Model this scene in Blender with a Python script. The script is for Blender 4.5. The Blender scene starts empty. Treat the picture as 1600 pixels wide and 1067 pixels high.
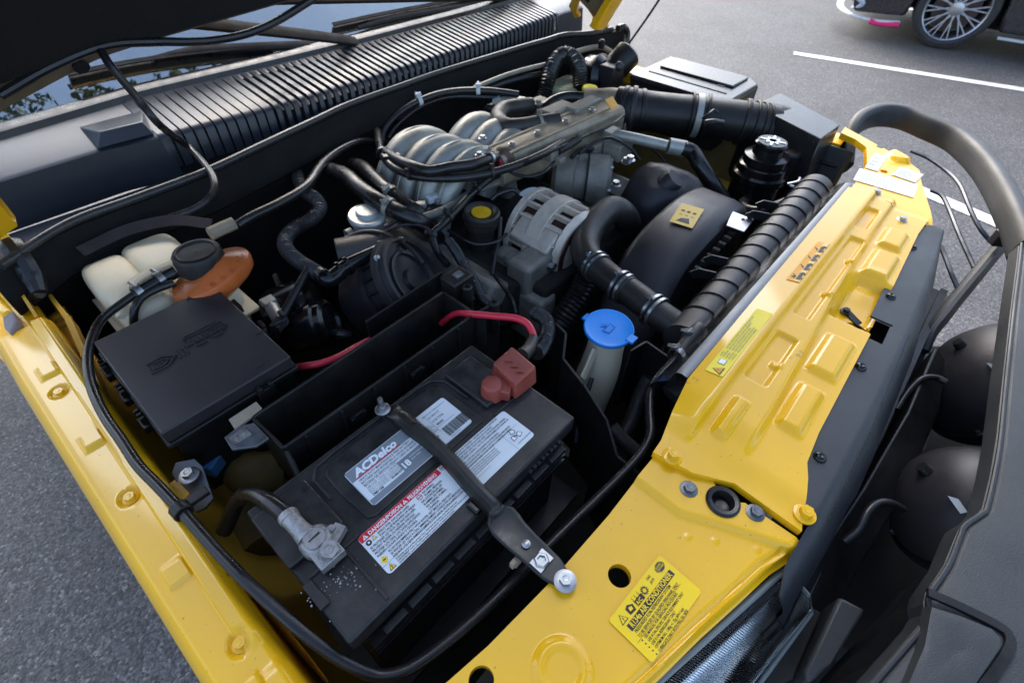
import bpy, bmesh, math, random
from mathutils import Vector, Matrix
random.seed(7)
SC = bpy.context.scene
COL = SC.collection
V = Vector

# ------------------------------------------------------------------ camera
# calibrated from two vanishing points of the photograph (x: across the car, y: towards the windscreen, z: up)
W0, H0 = 1600.0, 1067.0
CX, CY = 800.0, 533.5
_a = V((1800 - CX, -250 - CY)); _b = V((-500 - CX, -330 - CY))
FPX = math.sqrt(-(_a.dot(_b)))
AX = V((_a.x, _a.y, FPX)).normalized(); AY = V((_b.x, _b.y, FPX)).normalized(); AZ = AX.cross(AY).normalized()
CAM = V((0.0, 0.0, 1.484))

def w_dir(u, v, f=FPX):
    d = V((u, v, f)); return V((AX.dot(d), AY.dot(d), AZ.dot(d)))
def P(px, py, z):
    d = w_dir(px - CX, py - CY); return CAM + d * ((z - CAM.z) / d.z)
def PX(px, py, x):
    d = w_dir(px - CX, py - CY); return CAM + d * (x / d.x)
def PY(px, py, y):
    d = w_dir(px - CX, py - CY); return CAM + d * (y / d.y)
def depth(p):
    return w_dir(0, 0, 1).dot(p - CAM)
def S(p, npx):                       # metres covered by npx photo pixels at the distance of p
    return npx * depth(p) / FPX

cam = bpy.data.cameras.new('camera'); cam_o = bpy.data.objects.new('camera', cam); COL.objects.link(cam_o)
r_, u_, b_ = w_dir(1, 0, 0), w_dir(0, -1, 0), w_dir(0, 0, -1)
cam_o.matrix_world = Matrix(((r_.x, u_.x, b_.x, CAM.x), (r_.y, u_.y, b_.y, CAM.y), (r_.z, u_.z, b_.z, CAM.z), (0, 0, 0, 1)))
cam.sensor_width = 36.0; cam.lens = FPX / W0 * 36.0
cam.clip_start = 0.02; cam.clip_end = 900.0
cam.dof.use_dof = True; cam.dof.focus_distance = 0.58; cam.dof.aperture_fstop = 9.0
SC.camera = cam_o

# ------------------------------------------------------------------ sky, sun, exposure
SUN_EL, SUN_AZ = 37.0, 58.0           # azimuth measured from +x towards +y
wd = bpy.data.worlds.new('World'); SC.world = wd; wd.use_nodes = True
nt = wd.node_tree; bgn = nt.nodes['Background']
sky = nt.nodes.new('ShaderNodeTexSky'); sky.sky_type = 'NISHITA'; sky.sun_disc = False
sky.sun_elevation = math.radians(SUN_EL); sky.sun_rotation = math.radians(90.0 - SUN_AZ)
sky.air_density = 1.0; sky.dust_density = 3.0; sky.ozone_density = 0.8
nt.links.new(sky.outputs[0], bgn.inputs[0]); bgn.inputs[1].default_value = 0.15
sun = bpy.data.lights.new('sun', 'SUN'); sun.energy = 1.5; sun.angle = math.radians(64); sun.color = (0.90, 0.95, 1.0)
sun_o = bpy.data.objects.new('sun', sun); COL.objects.link(sun_o)
ce = math.cos(math.radians(SUN_EL))
sd = V((ce * math.cos(math.radians(SUN_AZ)), ce * math.sin(math.radians(SUN_AZ)), math.sin(math.radians(SUN_EL))))
sun_o.rotation_euler = sd.to_track_quat('Z', 'Y').to_euler(); sun_o.location = sd * 20
SC.view_settings.view_transform = 'Standard'; SC.view_settings.look = 'None'
SC.view_settings.exposure = 1.76; SC.view_settings.gamma = 1.0; SC.view_settings.use_curve_mapping = False

# ------------------------------------------------------------------ materials
def mat(name, col, rough=0.5, metal=0.0, var=0.2, scale=30.0, bump=0.0, bscale=400.0, coat=0.0, dust=0.0, dustcol=(0.16, 0.145, 0.12), rvar=0.12, sss=0.0, trans=0.0, ior=1.5, spec=0.5, specks=0.0):
    m = bpy.data.materials.new(name); m.use_nodes = True
    t = m.node_tree; N = t.nodes; Lk = t.links; b = N['Principled BSDF']
    b.inputs['Metallic'].default_value = metal; b.inputs['IOR'].default_value = ior
    b.inputs['Specular IOR Level'].default_value = spec
    if coat: b.inputs['Coat Weight'].default_value = coat; b.inputs['Coat Roughness'].default_value = 0.08
    if sss: b.inputs['Subsurface Weight'].default_value = sss; b.inputs['Subsurface Radius'].default_value = (.02, .017, .012); b.inputs['Subsurface Scale'].default_value = 0.5
    if trans: b.inputs['Transmission Weight'].default_value = trans
    tc = N.new('ShaderNodeTexCoord')
    no = N.new('ShaderNodeTexNoise'); no.inputs['Scale'].default_value = scale; no.inputs['Detail'].default_value = 6; no.inputs['Roughness'].default_value = 0.65
    Lk.new(tc.outputs['Object'], no.inputs['Vector'])
    mx = N.new('ShaderNodeMix'); mx.data_type = 'RGBA'
    mx.inputs[6].default_value = (*[c * (1 - var) for c in col], 1); mx.inputs[7].default_value = (*[min(1, c * (1 + var)) for c in col], 1)
    cr = N.new('ShaderNodeMapRange'); cr.inputs[1].default_value = 0.3; cr.inputs[2].default_value = 0.7
    Lk.new(no.outputs[0], cr.inputs[0]); Lk.new(cr.outputs[0], mx.inputs[0])
    out = mx.outputs[2]
    rr = N.new('ShaderNodeMapRange'); rr.inputs[1].default_value = 0.3; rr.inputs[2].default_value = 0.7
    rr.inputs[3].default_value = max(0.02, rough - rvar); rr.inputs[4].default_value = min(1, rough + rvar)
    Lk.new(no.outputs[0], rr.inputs[0]); Lk.new(rr.outputs[0], b.inputs['Roughness'])
    if dust:
        n2 = N.new('ShaderNodeTexNoise'); n2.inputs['Scale'].default_value = scale * 0.6; n2.inputs['Detail'].default_value = 9; n2.inputs['Roughness'].default_value = 0.75
        Lk.new(tc.outputs['Object'], n2.inputs['Vector'])
        d1 = N.new('ShaderNodeMapRange'); d1.inputs[1].default_value = 0.42; d1.inputs[2].default_value = 0.75; d1.inputs[3].default_value = 0.15 * dust; d1.inputs[4].default_value = dust
        Lk.new(n2.outputs[0], d1.inputs[0])
        m2 = N.new('ShaderNodeMix'); m2.data_type = 'RGBA'; m2.inputs[7].default_value = (*dustcol, 1)
        Lk.new(d1.outputs[0], m2.inputs[0]); Lk.new(out, m2.inputs[6]); out = m2.outputs[2]
    if specks:                                   # sparse grit, chips and grease spots
        for sc_, lo, dc in ((260.0, .70, (.03, .022, .012)), (22.0, .69, (.16, .10, .02))):
            n4 = N.new('ShaderNodeTexNoise'); n4.inputs['Scale'].default_value = sc_; n4.inputs['Detail'].default_value = 3; n4.inputs['Roughness'].default_value = 0.6
            Lk.new(tc.outputs['Object'], n4.inputs['Vector'])
            d4 = N.new('ShaderNodeMapRange'); d4.inputs[1].default_value = lo; d4.inputs[2].default_value = lo + .05; d4.inputs[4].default_value = specks
            Lk.new(n4.outputs[0], d4.inputs[0])
            m4 = N.new('ShaderNodeMix'); m4.data_type = 'RGBA'; m4.inputs[7].default_value = (*dc, 1)
            Lk.new(d4.outputs[0], m4.inputs[0]); Lk.new(out, m4.inputs[6]); out = m4.outputs[2]
    Lk.new(out, b.inputs['Base Color'])
    if bump:
        n3 = N.new('ShaderNodeTexNoise'); n3.inputs['Scale'].default_value = bscale; n3.inputs['Detail'].default_value = 4
        Lk.new(tc.outputs['Object'], n3.inputs['Vector'])
        bp = N.new('ShaderNodeBump'); bp.inputs['Strength'].default_value = bump; bp.inputs['Distance'].default_value = 0.001
        Lk.new(n3.outputs[0], bp.inputs['Height']); Lk.new(bp.outputs[0], b.inputs['Normal'])
    return m

def asphalt():
    m = bpy.data.materials.new('asphalt'); m.use_nodes = True
    t = m.node_tree; N = t.nodes; Lk = t.links; b = N['Principled BSDF']
    tc = N.new('ShaderNodeTexCoord')
    vo = N.new('ShaderNodeTexVoronoi'); vo.inputs['Scale'].default_value = 150; vo.inputs['Randomness'].default_value = 1
    vo2 = N.new('ShaderNodeTexVoronoi'); vo2.inputs['Scale'].default_value = 330
    no = N.new('ShaderNodeTexNoise'); no.inputs['Scale'].default_value = 1.7; no.inputs['Detail'].default_value = 8; no.inputs['Roughness'].default_value = 0.7
    for n in (vo, vo2, no): Lk.new(tc.outputs['Object'], n.inputs['Vector'])
    sep = N.new('ShaderNodeSeparateColor'); Lk.new(vo.outputs['Color'], sep.inputs[0])
    r1 = N.new('ShaderNodeValToRGB'); e = r1.color_ramp.elements
    e[0].position = 0.0; e[0].color = (.025, .0245, .0250, 1); e[1].position = 1.0; e[1].color = (.17, .166, .162, 1)
    for p, c in ((.45, (.057, .056, .059, 1)), (.8, (.084, .083, .087, 1)), (.93, (.105, .104, .105, 1))):
        q = e.new(p); q.color = c
    Lk.new(sep.outputs[0], r1.inputs[0])
    sep2 = N.new('ShaderNodeSeparateColor'); Lk.new(vo2.outputs['Color'], sep2.inputs[0])
    r2 = N.new('ShaderNodeMapRange'); r2.inputs[3].default_value = 0.65; r2.inputs[4].default_value = 1.4; Lk.new(sep2.outputs[1], r2.inputs[0])
    r3 = N.new('ShaderNodeMapRange'); r3.inputs[1].default_value = .3; r3.inputs[2].default_value = .7; r3.inputs[3].default_value = 0.75; r3.inputs[4].default_value = 1.25; Lk.new(no.outputs[0], r3.inputs[0])
    mu = N.new('ShaderNodeMath'); mu.operation = 'MULTIPLY'; Lk.new(r2.outputs[0], mu.inputs[0]); Lk.new(r3.outputs[0], mu.inputs[1])
    vm = N.new('ShaderNodeVectorMath'); vm.operation = 'SCALE'; Lk.new(r1.outputs[0], vm.inputs[0]); Lk.new(mu.outputs[0], vm.inputs['Scale'])
    Lk.new(vm.outputs[0], b.inputs['Base Color']); b.inputs['Roughness'].default_value = 0.7; b.inputs['Specular IOR Level'].default_value = 0.45
    bp = N.new('ShaderNodeBump'); bp.inputs['Strength'].default_value = 0.45; bp.inputs['Distance'].default_value = 0.003; bp.invert = True
    Lk.new(vo.outputs['Distance'], bp.inputs['Height']); Lk.new(bp.outputs[0], b.inputs['Normal'])
    return m

YEL = mat('yellow_paint', (.80, .425, .004), .42, var=.05, scale=9, coat=.75, rvar=.1, dust=.12, dustcol=(.50, .32, .07), spec=.15, specks=.75)
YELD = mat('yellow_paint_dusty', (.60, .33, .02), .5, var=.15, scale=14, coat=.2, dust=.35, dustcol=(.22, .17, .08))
BLK = mat('black_plastic', (.008, .008, .009), .40, var=.35, scale=25, dust=.14, dustcol=(.07, .062, .05), bump=.25, bscale=900, spec=.33)
BLKG = mat('black_gloss_plastic', (.005, .005, .006), .20, var=.3, dust=.03, spec=.4)
BLKM = mat('charcoal_grained_plastic', (.022, .019, .022), .40, var=.12, scale=18, dust=.06, bump=.35, bscale=1300, spec=.4)
BATT = mat('dusty_battery_plastic', (.010, .010, .011), .40, var=.35, scale=48, dust=.55, dustcol=(.072, .066, .06), bump=.15, bscale=700, spec=.38)
TRAY = mat('dusty_tray_plastic', (.007, .007, .008), .45, var=.3, scale=30, dust=.42, dustcol=(.055, .047, .038), bump=.2, spec=.33)
TRIM = mat('grey_black_trim', (.011, .013, .017), .46, var=.15, scale=12, dust=.10, dustcol=(.09, .10, .10), bump=.3, bscale=1500)
RUB = mat('black_rubber', (.007, .007, .008), .32, var=.3, scale=40, dust=.20, dustcol=(.07, .06, .05), bump=.1, spec=.45)
RUBD = mat('worn_rubber_hose', (.016, .0145, .013), .48, var=.3, scale=30, dust=.30, dustcol=(.085, .075, .062), bump=.2, bscale=300)
GUARD = mat('guard_rubber', (.022, .023, .024), .5, var=.15, scale=8, dust=.22, dustcol=(.12, .12, .115), bump=.5, bscale=1100)
ALU = mat('dirty_aluminium', (.36, .36, .33), .48, metal=.5, var=.25, scale=22, dust=.45, dustcol=(.13, .12, .085), bump=.35, bscale=260)
ALUW = mat('dusty_cast_alloy', (.26, .245, .205), .6, metal=.35, var=.32, scale=28, dust=.6, dustcol=(.13, .105, .078), bump=.5, bscale=330)
ZINC = mat('zinc_steel', (.40, .41, .42), .40, metal=1, var=.2, scale=60, dust=.1)
STEEL = mat('dull_steel_bracket', (.13, .14, .155), .42, metal=.7, var=.25, scale=40, dust=.15)
LEAD = mat('lead_terminal', (.34, .33, .33), .5, metal=.8, var=.35, scale=90, bump=.9, bscale=500, dust=.35, dustcol=(.4, .38, .36))
PLEN = mat('weathered_tan_casting', (.36, .30, .215), .5, metal=.4, var=.35, scale=26, dust=.5, dustcol=(.14, .105, .065), bump=.5, bscale=300)
ALTM = mat('warm_dusty_alloy', (.60, .52, .43), .5, metal=.25, var=.22, scale=30, dust=.35, dustcol=(.27, .21, .15), bump=.4, bscale=420)
BRKT = mat('satin_black_bracket', (.009, .009, .009), .33, var=.35, scale=40, dust=.35, dustcol=(.06, .052, .038), spec=.4)
WHP = mat('milky_tank_plastic', (.70, .61, .43), .45, var=.06, scale=12, sss=.35, dust=.12, dustcol=(.5, .45, .36))
ORG = mat('translucent_orange_plastic', (.46, .105, .02), .35, var=.15, scale=20, dust=.12)
BLU = mat('blue_cap_plastic', (.006, .27, .80), .38, var=.08, scale=20, dust=.05)
REDC = mat('dusty_red_plastic', (.27, .045, .03), .5, var=.2, scale=40, dust=.35, dustcol=(.13, .09, .075))
REDW = mat('red_cable', (.62, .02, .05), .35, var=.1, dust=.1)
LBW = mat('white_label', (.70, .73, .74), .62, var=.04, dust=.10, dustcol=(.45, .45, .44))
LBG = mat('grey_label', (.20, .225, .25), .62, var=.06, dust=.08)
LBM = mat('pale_grey_label', (.50, .54, .57), .62, var=.06, dust=.06)
LBY = mat('yellow_label', (.86, .56, .003), .62, var=.03)
LBL = mat('lemon_label', (.85, .66, .04), .62, var=.03)
LBO = mat('orange_label', (.80, .36, .01), .62, var=.05, dust=.1)
LBR = mat('red_label', (.62, .012, .025), .62, var=.05)
INK = mat('black_ink', (.014, .015, .018), .6, var=.1)
WINK = mat('white_ink', (.8, .82, .83), .5, var=.04)
GINK = mat('grey_ink', (.13, .14, .15), .6, var=.1)
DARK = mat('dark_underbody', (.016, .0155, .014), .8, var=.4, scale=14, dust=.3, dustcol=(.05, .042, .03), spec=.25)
FELT = mat('black_bulkhead_felt', (.011, .011, .011), .85, var=.4, scale=20, dust=.2, dustcol=(.03, .027, .022), spec=.12)
SATIN = mat('satin_black_lid', (.014, .015, .017), .24, var=.15, rvar=.05, dust=.05, bump=.15, bscale=1200)
TAN = mat('dull_tan', (.16, .12, .07), .6, var=.2, dust=.2)  # flat tan, duller and darker than the bonnet yellow
YEL_SHADE = mat('shaded_yellow_metal', (.17, .105, .016), .65, var=.35, scale=16, dust=.5, dustcol=(.05, .04, .02))  # yellow wing metal with its deep shade put into the colour
BEIGE = mat('tan_foam', (.30, .24, .17), .8, var=.2, dust=.2)
SEAL = mat('rubber_seal', (.018, .019, .021), .30, var=.2, dust=.08)
COWL = mat('cowl_black_plastic', (.020, .024, .033), .30, rvar=.02, var=.08, dust=.03, bump=.25, bscale=1400)
WHITE = mat('worn_line_paint', (.62, .63, .63), .7, var=.22, scale=18, dust=.3, dustcol=(.16, .16, .16))
CARP = mat('dark_car_paint', (.012, .011, .013), .28, var=.1, coat=1)
PINK = mat('pink_lip', (.75, .02, .16), .4, var=.1)
TYRE = mat('tyre_rubber', (.022, .022, .024), .75, var=.2, dust=.2)
RIM = mat('silver_rim', (.42, .42, .45), .32, metal=.8, var=.1)
LINER = mat('bonnet_liner', (.006, .005, .005), .9, var=.4, scale=30, bump=.5, bscale=300)
LAMPR = mat('lamp_reflector', (.52, .56, .62), .35, metal=.5, var=.1)
FOIL = mat('bare_zinc_sheet', (.42, .44, .46), .32, metal=.9, var=.15, dust=.12)
def glass(name, col=(.9, .95, .95), rough=.01):
    m = bpy.data.materials.new(name); m.use_nodes = True; b = m.node_tree.nodes['Principled BSDF']
    b.inputs['Base Color'].default_value = (*col, 1); b.inputs['Roughness'].default_value = rough
    b.inputs['Transmission Weight'].default_value = 1; b.inputs['IOR'].default_value = 1.5
    return m
GLS = glass('windscreen_glass', (.55, .68, .66), .01); GLS.node_tree.nodes['Principled BSDF'].inputs['IOR'].default_value = 3.0
LENS = glass('fluted_lamp_lens', (.93, .96, .98), .03)

# ------------------------------------------------------------------ geometry helpers
BASE = {}
def finish(bm, name, m, ang=35.0):
    bmesh.ops.recalc_face_normals(bm, faces=bm.faces[:])
    for f in bm.faces: f.smooth = True
    lim = math.radians(ang)
    for e in bm.edges:
        if len(e.link_faces) == 2:
            if e.calc_face_angle(0) > lim: e.smooth = False
    me = bpy.data.meshes.new(name); bm.to_mesh(me); bm.free(); me.materials.append(m)
    return me
def thing(name, label, cat, base=(0, 0, 0), group=None):
    o = bpy.data.objects.new(name, None); COL.objects.link(o); o.location = base; o.empty_display_size = 0.05
    o['label'] = label; o['category'] = cat
    if group: o['group'] = group
    BASE[o] = V(base); return o
def part(name, bm, m, parent, bevel=0.0, seg=2, label=None, ang=35.0, recalc=True):
    base = BASE[parent]
    bmesh.ops.translate(bm, verts=bm.verts[:], vec=-base)
    me = finish(bm, name, m, ang)
    o = bpy.data.objects.new(name, me); COL.objects.link(o); o.parent = parent; BASE[o] = base
    if bevel: bev(o, bevel, seg)
    if label: o['label'] = label
    return o
def bev(o, w, seg=2):
    md = o.modifiers.new('bevel', 'BEVEL'); md.width = w; md.segments = seg; md.limit_method = 'ANGLE'; md.angle_limit = math.radians(38); md.harden_normals = False
def single(name, bm, m, label, cat, group=None, bevel=0.0, seg=2, kind=None, ang=35.0):
    me = finish(bm, name, m, ang); o = bpy.data.objects.new(name, me); COL.objects.link(o); BASE[o] = V((0, 0, 0))
    if label: o['label'] = label
    if cat: o['category'] = cat
    if group: o['group'] = group
    if kind: o['kind'] = kind
    if bevel: bev(o, bevel, seg)
    return o
def structure(name, bm, m):
    me = finish(bm, name, m); o = bpy.data.objects.new(name, me); COL.objects.link(o); o['kind'] = 'structure'; BASE[o] = V((0, 0, 0)); return o
def NB(): return bmesh.new()
def quadgrid(bm, rows, closed_u=False):
    vs = [[bm.verts.new(p) for p in r] for r in rows]
    for i in range(len(vs) - 1):
        n = len(vs[i]); rng = range(n if closed_u else n - 1)
        for j in rng:
            k = (j + 1) % n
            try: bm.faces.new((vs[i][j], vs[i][k], vs[i + 1][k], vs[i + 1][j]))
            except ValueError: pass
    return vs
def box(bm, c, s, R=None):
    c = V(c); R = R or Matrix.Identity(3)
    vs = [bm.verts.new(c + R @ V((a * s[0] / 2, b * s[1] / 2, d * s[2] / 2))) for a in (-1, 1) for b in (-1, 1) for d in (-1, 1)]
    for f in ((0, 1, 3, 2), (4, 6, 7, 5), (0, 4, 5, 1), (2, 3, 7, 6), (0, 2, 6, 4), (1, 5, 7, 3)): bm.faces.new([vs[i] for i in f])
    return vs
def prism(bm, poly, vec):
    vec = V(vec); a = [bm.verts.new(V(p)) for p in poly]; b = [bm.verts.new(V(p) + vec) for p in poly]
    bm.faces.new(a); bm.faces.new(b[::-1]); n = len(a)
    for i in range(n): bm.faces.new((a[i], b[i], b[(i + 1) % n], a[(i + 1) % n]))
def frame(axis, ref=None):
    a = V(axis).normalized(); r = V(ref) if ref else (V((0, 0, 1)) if abs(a.z) < .9 else V((1, 0, 0)))
    u = (r - a * r.dot(a)).normalized(); return u, a.cross(u).normalized(), a
def lathe(bm, prof, o, axis=(0, 0, 1), n=28, a0=0, a1=2 * math.pi, caps=True):
    u, v, a = frame(axis); o = V(o); full = abs(a1 - a0 - 2 * math.pi) < 1e-6
    rows = []; tips = {}
    for i, (r, h) in enumerate(prof):
        k = n if full else n + 1
        rows.append([o + a * h + (u * math.cos(a0 + (a1 - a0) * j / n) + v * math.sin(a0 + (a1 - a0) * j / n)) * max(r, 1e-5) for j in range(k)])
    vs = quadgrid(bm, rows, full)
    if prof[0] == prof[-1]:
        bmesh.ops.remove_doubles(bm, verts=vs[0] + vs[-1], dist=1e-6)
    elif full and caps:
        for r in (0, -1):
            if prof[r][0] > 1e-4: bm.faces.new(vs[r])
            else: bmesh.ops.remove_doubles(bm, verts=vs[r], dist=1e-4)
    return vs
def catmull(pts, step=None, sub=8):
    pts = [V(p) for p in pts]
    if len(pts) < 3: return pts
    ex = [pts[0] * 2 - pts[1]] + pts + [pts[-1] * 2 - pts[-2]]; out = []
    for i in range(1, len(ex) - 2):
        p0, p1, p2, p3 = ex[i - 1:i + 3]
        k = sub if not step else max(2, int((p2 - p1).length / step))
        for j in range(k):
            t = j / k
            out.append(.5 * ((2 * p1) + (p2 - p0) * t + (2 * p0 - 5 * p1 + 4 * p2 - p3) * t * t + (3 * p1 - p0 - 3 * p2 + p3) * t ** 3))
    out.append(pts[-1]); return out
def sgp(a, e): return math.copysign(abs(a) ** e, a)
def tube(bm, pts, r, n=12, sub=7, corr=None, caps=True, flat=None, smooth=True, sq=1.0):
    """round tube through control points; r number or list; corr=(pitch, depth) gives a corrugated hose; flat=(a,b,up) elliptical section"""
    src = [V(p) for p in pts]; m = len(src)
    step = corr[0] / 4 if corr else None
    c = catmull(src, step, sub) if smooth else src
    def rad(i):
        if not isinstance(r, (list, tuple)): return r
        t = i / max(1, len(c) - 1) * (m - 1); k = min(int(t), m - 2); return r[k] + (r[k + 1] - r[k]) * (t - k)
    rows = []; up = None; s = 0.0
    for i, p in enumerate(c):
        tg = (c[min(i + 1, len(c) - 1)] - c[max(i - 1, 0)]).normalized()
        if up is None or flat: u, v, _ = frame(tg, flat[2] if flat else None)
        else:
            u = (up - tg * up.dot(tg)).normalized(); v = tg.cross(u)
        up = u
        rr = rad(i)
        if i: s += (p - c[i - 1]).length
        if corr: rr += corr[1] * math.cos(2 * math.pi * s / corr[0])
        fa, fb = (flat[0], flat[1]) if flat else (1, 1)
        rows.append([p + (u * sgp(math.cos(2 * math.pi * (j + .5) / n), sq) * fa + v * sgp(math.sin(2 * math.pi * (j + .5) / n), sq) * fb) * rr for j in range(n)])
    vs = quadgrid(bm, rows, True)
    if caps: bm.faces.new(vs[0]); bm.faces.new(vs[-1][::-1])
    return c
def strap(bm, pts, w, th, up=(0, 0, 1), smooth=False, sub=6):
    """flat bar of width w (number or list) and thickness th along points"""
    src = [V(p) for p in pts]; m = len(src); c = catmull(src, None, sub) if smooth else src; rows = []
    for i, p in enumerate(c):
        tg = (c[min(i + 1, len(c) - 1)] - c[max(i - 1, 0)]).normalized(); u, v, _ = frame(tg, up)
        t = i / max(1, len(c) - 1) * (m - 1); k = min(int(t), m - 2)
        ww = w[k] + (w[k + 1] - w[k]) * (t - k) if isinstance(w, (list, tuple)) else w
        rows.append([p + v * ww / 2 + u * th / 2, p - v * ww / 2 + u * th / 2, p - v * ww / 2 - u * th / 2, p + v * ww / 2 - u * th / 2])
    vs = quadgrid(bm, rows, True); bm.faces.new(vs[0]); bm.faces.new(vs[-1][::-1])
def plate(bm, a, b, zb, th):
    """upright wall from a to b (top edge) down to zb"""
    a, b = V(a), V(b); d = (b - a); n = V((-d.y, d.x, 0)).normalized() * th / 2
    for_ = [a + n, b + n, b - n, a - n]
    bot = [V((p.x, p.y, zb)) for p in for_]
    t = [bm.verts.new(p) for p in for_]; q = [bm.verts.new(p) for p in bot]
    bm.faces.new(t); bm.faces.new(q[::-1])
    for i in range(4): bm.faces.new((t[i], q[i], q[(i + 1) % 4], t[(i + 1) % 4]))
def rrect(w, h, r, n=5, ox=0, oy=0):
    out = []
    for cx, cy, a in ((w - r, h - r, 0), (r, h - r, 90), (r, r, 180), (w - r, r, 270)):
        for i in range(n + 1):
            t = math.radians(a + 90 * i / n); out.append((ox + cx + r * math.cos(t), oy + cy + r * math.sin(t)))
    return out
def hexbolt(bm, c, r, h, axis=(0, 0, 1), washer=1.5, rot=.3):
    u, v, a = frame(axis); c = V(c)
    if washer: lathe(bm, [(0, 0), (r * washer, 0), (r * washer, h * .18), (r * 1.05, h * .30), (0, h * .30)], c, axis, 22)
    p = [c + a * h * .22 + (u * math.cos(rot + k * math.pi / 3) + v * math.sin(rot + k * math.pi / 3)) * r for k in range(6)]
    prism(bm, p, a * h * .7)
    lathe(bm, [(r * .55, h * .9), (r * .45, h * .97), (0, h * .94)], c, axis, 14)
def clamp_bm(c, axis, r, w, th=.0016, screw=True, ref=None):
    bm = NB(); c = V(c); u, v, a = frame(axis, ref)
    lathe(bm, [(r, -w / 2), (r + th, -w / 2), (r + th, w / 2), (r, w / 2), (r, -w / 2)], c, axis, 26)
    if screw:
        R = Matrix((u, v, a)).transposed()
        box(bm, c + u * (r + th * 2.2), (th * 4, w * .9, w * 1.1), R)
        box(bm, c + u * (r + th * 4.5) + v * w * .55, (th * 4, th * 2.2, w * 1.3), R)
        lathe(bm, [(0, -w), (w * .3, -w), (w * .3, w), (0, w)], c + u * (r + th * 4), v, 8)
    return bm
def rib_band(bm, c, axis, r0, r1, w, n=26): lathe(bm, [(r0, -w / 2), (r1, -w / 2), (r1, w / 2), (r0, w / 2), (r0, -w / 2)], c, axis, n)

_txt = {}
def text_mesh(s, bold):
    k = (s, bold)
    if k not in _txt:
        cu = bpy.data.curves.new('t', 'FONT'); cu.body = s; cu.size = 1.0; cu.resolution_u = 2; cu.offset = bold
        o = bpy.data.objects.new('t', cu); me = bpy.data.meshes.new_from_object(o)
        _txt[k] = ([v.co.copy() for v in me.vertices], [list(p.vertices) for p in me.polygons])
        bpy.data.objects.remove(o); bpy.data.curves.remove(cu); bpy.data.meshes.remove(me)
    return _txt[k]
class Label:
    """a flat printed label: plate with lettering and marks a hair above it"""
    def __init__(s, name, parent, O, U, W, w, h, m, r=.002, th=.0004, label=None):
        s.U = V(U).normalized(); s.N = s.U.cross(V(W)).normalized(); s.W = s.N.cross(s.U); s.O = V(O); s.w, s.h = w, h
        bm = NB(); prism(bm, [s.at(x, y, 0) for x, y in rrect(w, h, min(r, w * .45, h * .45))], s.N * th)
        s.o = part(name, bm, m, parent, label=label); s.th = th; s.lay = {}
    def at(s, x, y, k): return s.O + s.U * x + s.W * y + s.N * k
    def bm(s, name, m, k=1):
        key = (name, m.name, k)
        if key not in s.lay: s.lay[key] = (NB(), m)
        return s.lay[key][0], s.th + .0002 * k
    def poly(s, pts, m, name='printed_mark', k=1):
        b, z = s.bm(name, m, k); b.faces.new([b.verts.new(s.at(x, y, z)) for x, y in pts])
    def rect(s, x, y, w, h, m, name='printed_mark', k=1, r=0):
        s.poly(rrect(w, h, r, 4, x, y) if r else [(x, y), (x + w, y), (x + w, y + h), (x, y + h)], m, name, k)
    def ring(s, x, y, r, m, t=.0006, k=2, name='printed_mark', n=20):
        b, z = s.bm(name, m, k)
        quadgrid(b, [[s.at(x + q * math.cos(2 * math.pi * j / n), y + q * math.sin(2 * math.pi * j / n), z) for j in range(n)] for q in (r, r - t)], True)
    def disc(s, x, y, rx, m, ry=None, k=1, n=20, name='printed_mark'):
        ry = ry or rx; s.poly([(x + rx * math.cos(2 * math.pi * j / n), y + ry * math.sin(2 * math.pi * j / n)) for j in range(n)], m, name, k)
    def tri(s, x, y, h, m, k=1):
        s.poly([(x - h * .58, y), (x + h * .58, y), (x, y + h)], m, 'warning_symbol', k)
    def frame(s, x, y, w, h, m, t=.0004, k=2):
        for a in ((x, y, w, t), (x, y + h - t, w, t), (x, y + t, t, h - 2 * t), (x + w - t, y + t, t, h - 2 * t)): s.rect(*a, m, 'printed_line', k)
    def txt(s, x, y, size, body, m=None, bold=0.0, sx=1.0, k=2, rot=0, shear=0.0, align=0):
        b, z = s.bm('lettering', m or INK, k); co, fs = text_mesh(body, round(bold * 1.3 + .006, 4))
        if not co: return
        if align:
            wd = max(c.x for c in co) * size * sx; x = x - wd * align
        vs = []
        for c in co:
            px, py = (c.x + c.y * shear) * size * sx, c.y * size
            if rot == 90: px, py = -py, px
            vs.append(b.verts.new(s.at(x + px, y + py, z)))
        for f in fs:
            try: b.faces.new([vs[i] for i in f])
            except ValueError: pass
    def done(s):
        for (name, _, _), (b, m) in s.lay.items():
            base = BASE[s.o]; bmesh.ops.translate(b, verts=b.verts[:], vec=-base)
            me = bpy.data.meshes.new(name); b.to_mesh(me); b.free(); me.materials.append(m)
            o = bpy.data.objects.new(name, me); COL.objects.link(o); o.parent = s.o; o['kind'] = 'stuff'
        return s.o
def sstep(a, b, x):
    t = max(0.0, min(1.0, (x - a) / (b - a))) if b != a else float(x > a); return t * t * (3 - 2 * t)
def rr_mask(x, y, x0, x1, y0, y1, e):
    return sstep(x0 - e, x0 + e, x) * (1 - sstep(x1 - e, x1 + e, x)) * sstep(y0 - e, y0 + e, y) * (1 - sstep(y1 - e, y1 + e, y))
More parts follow.
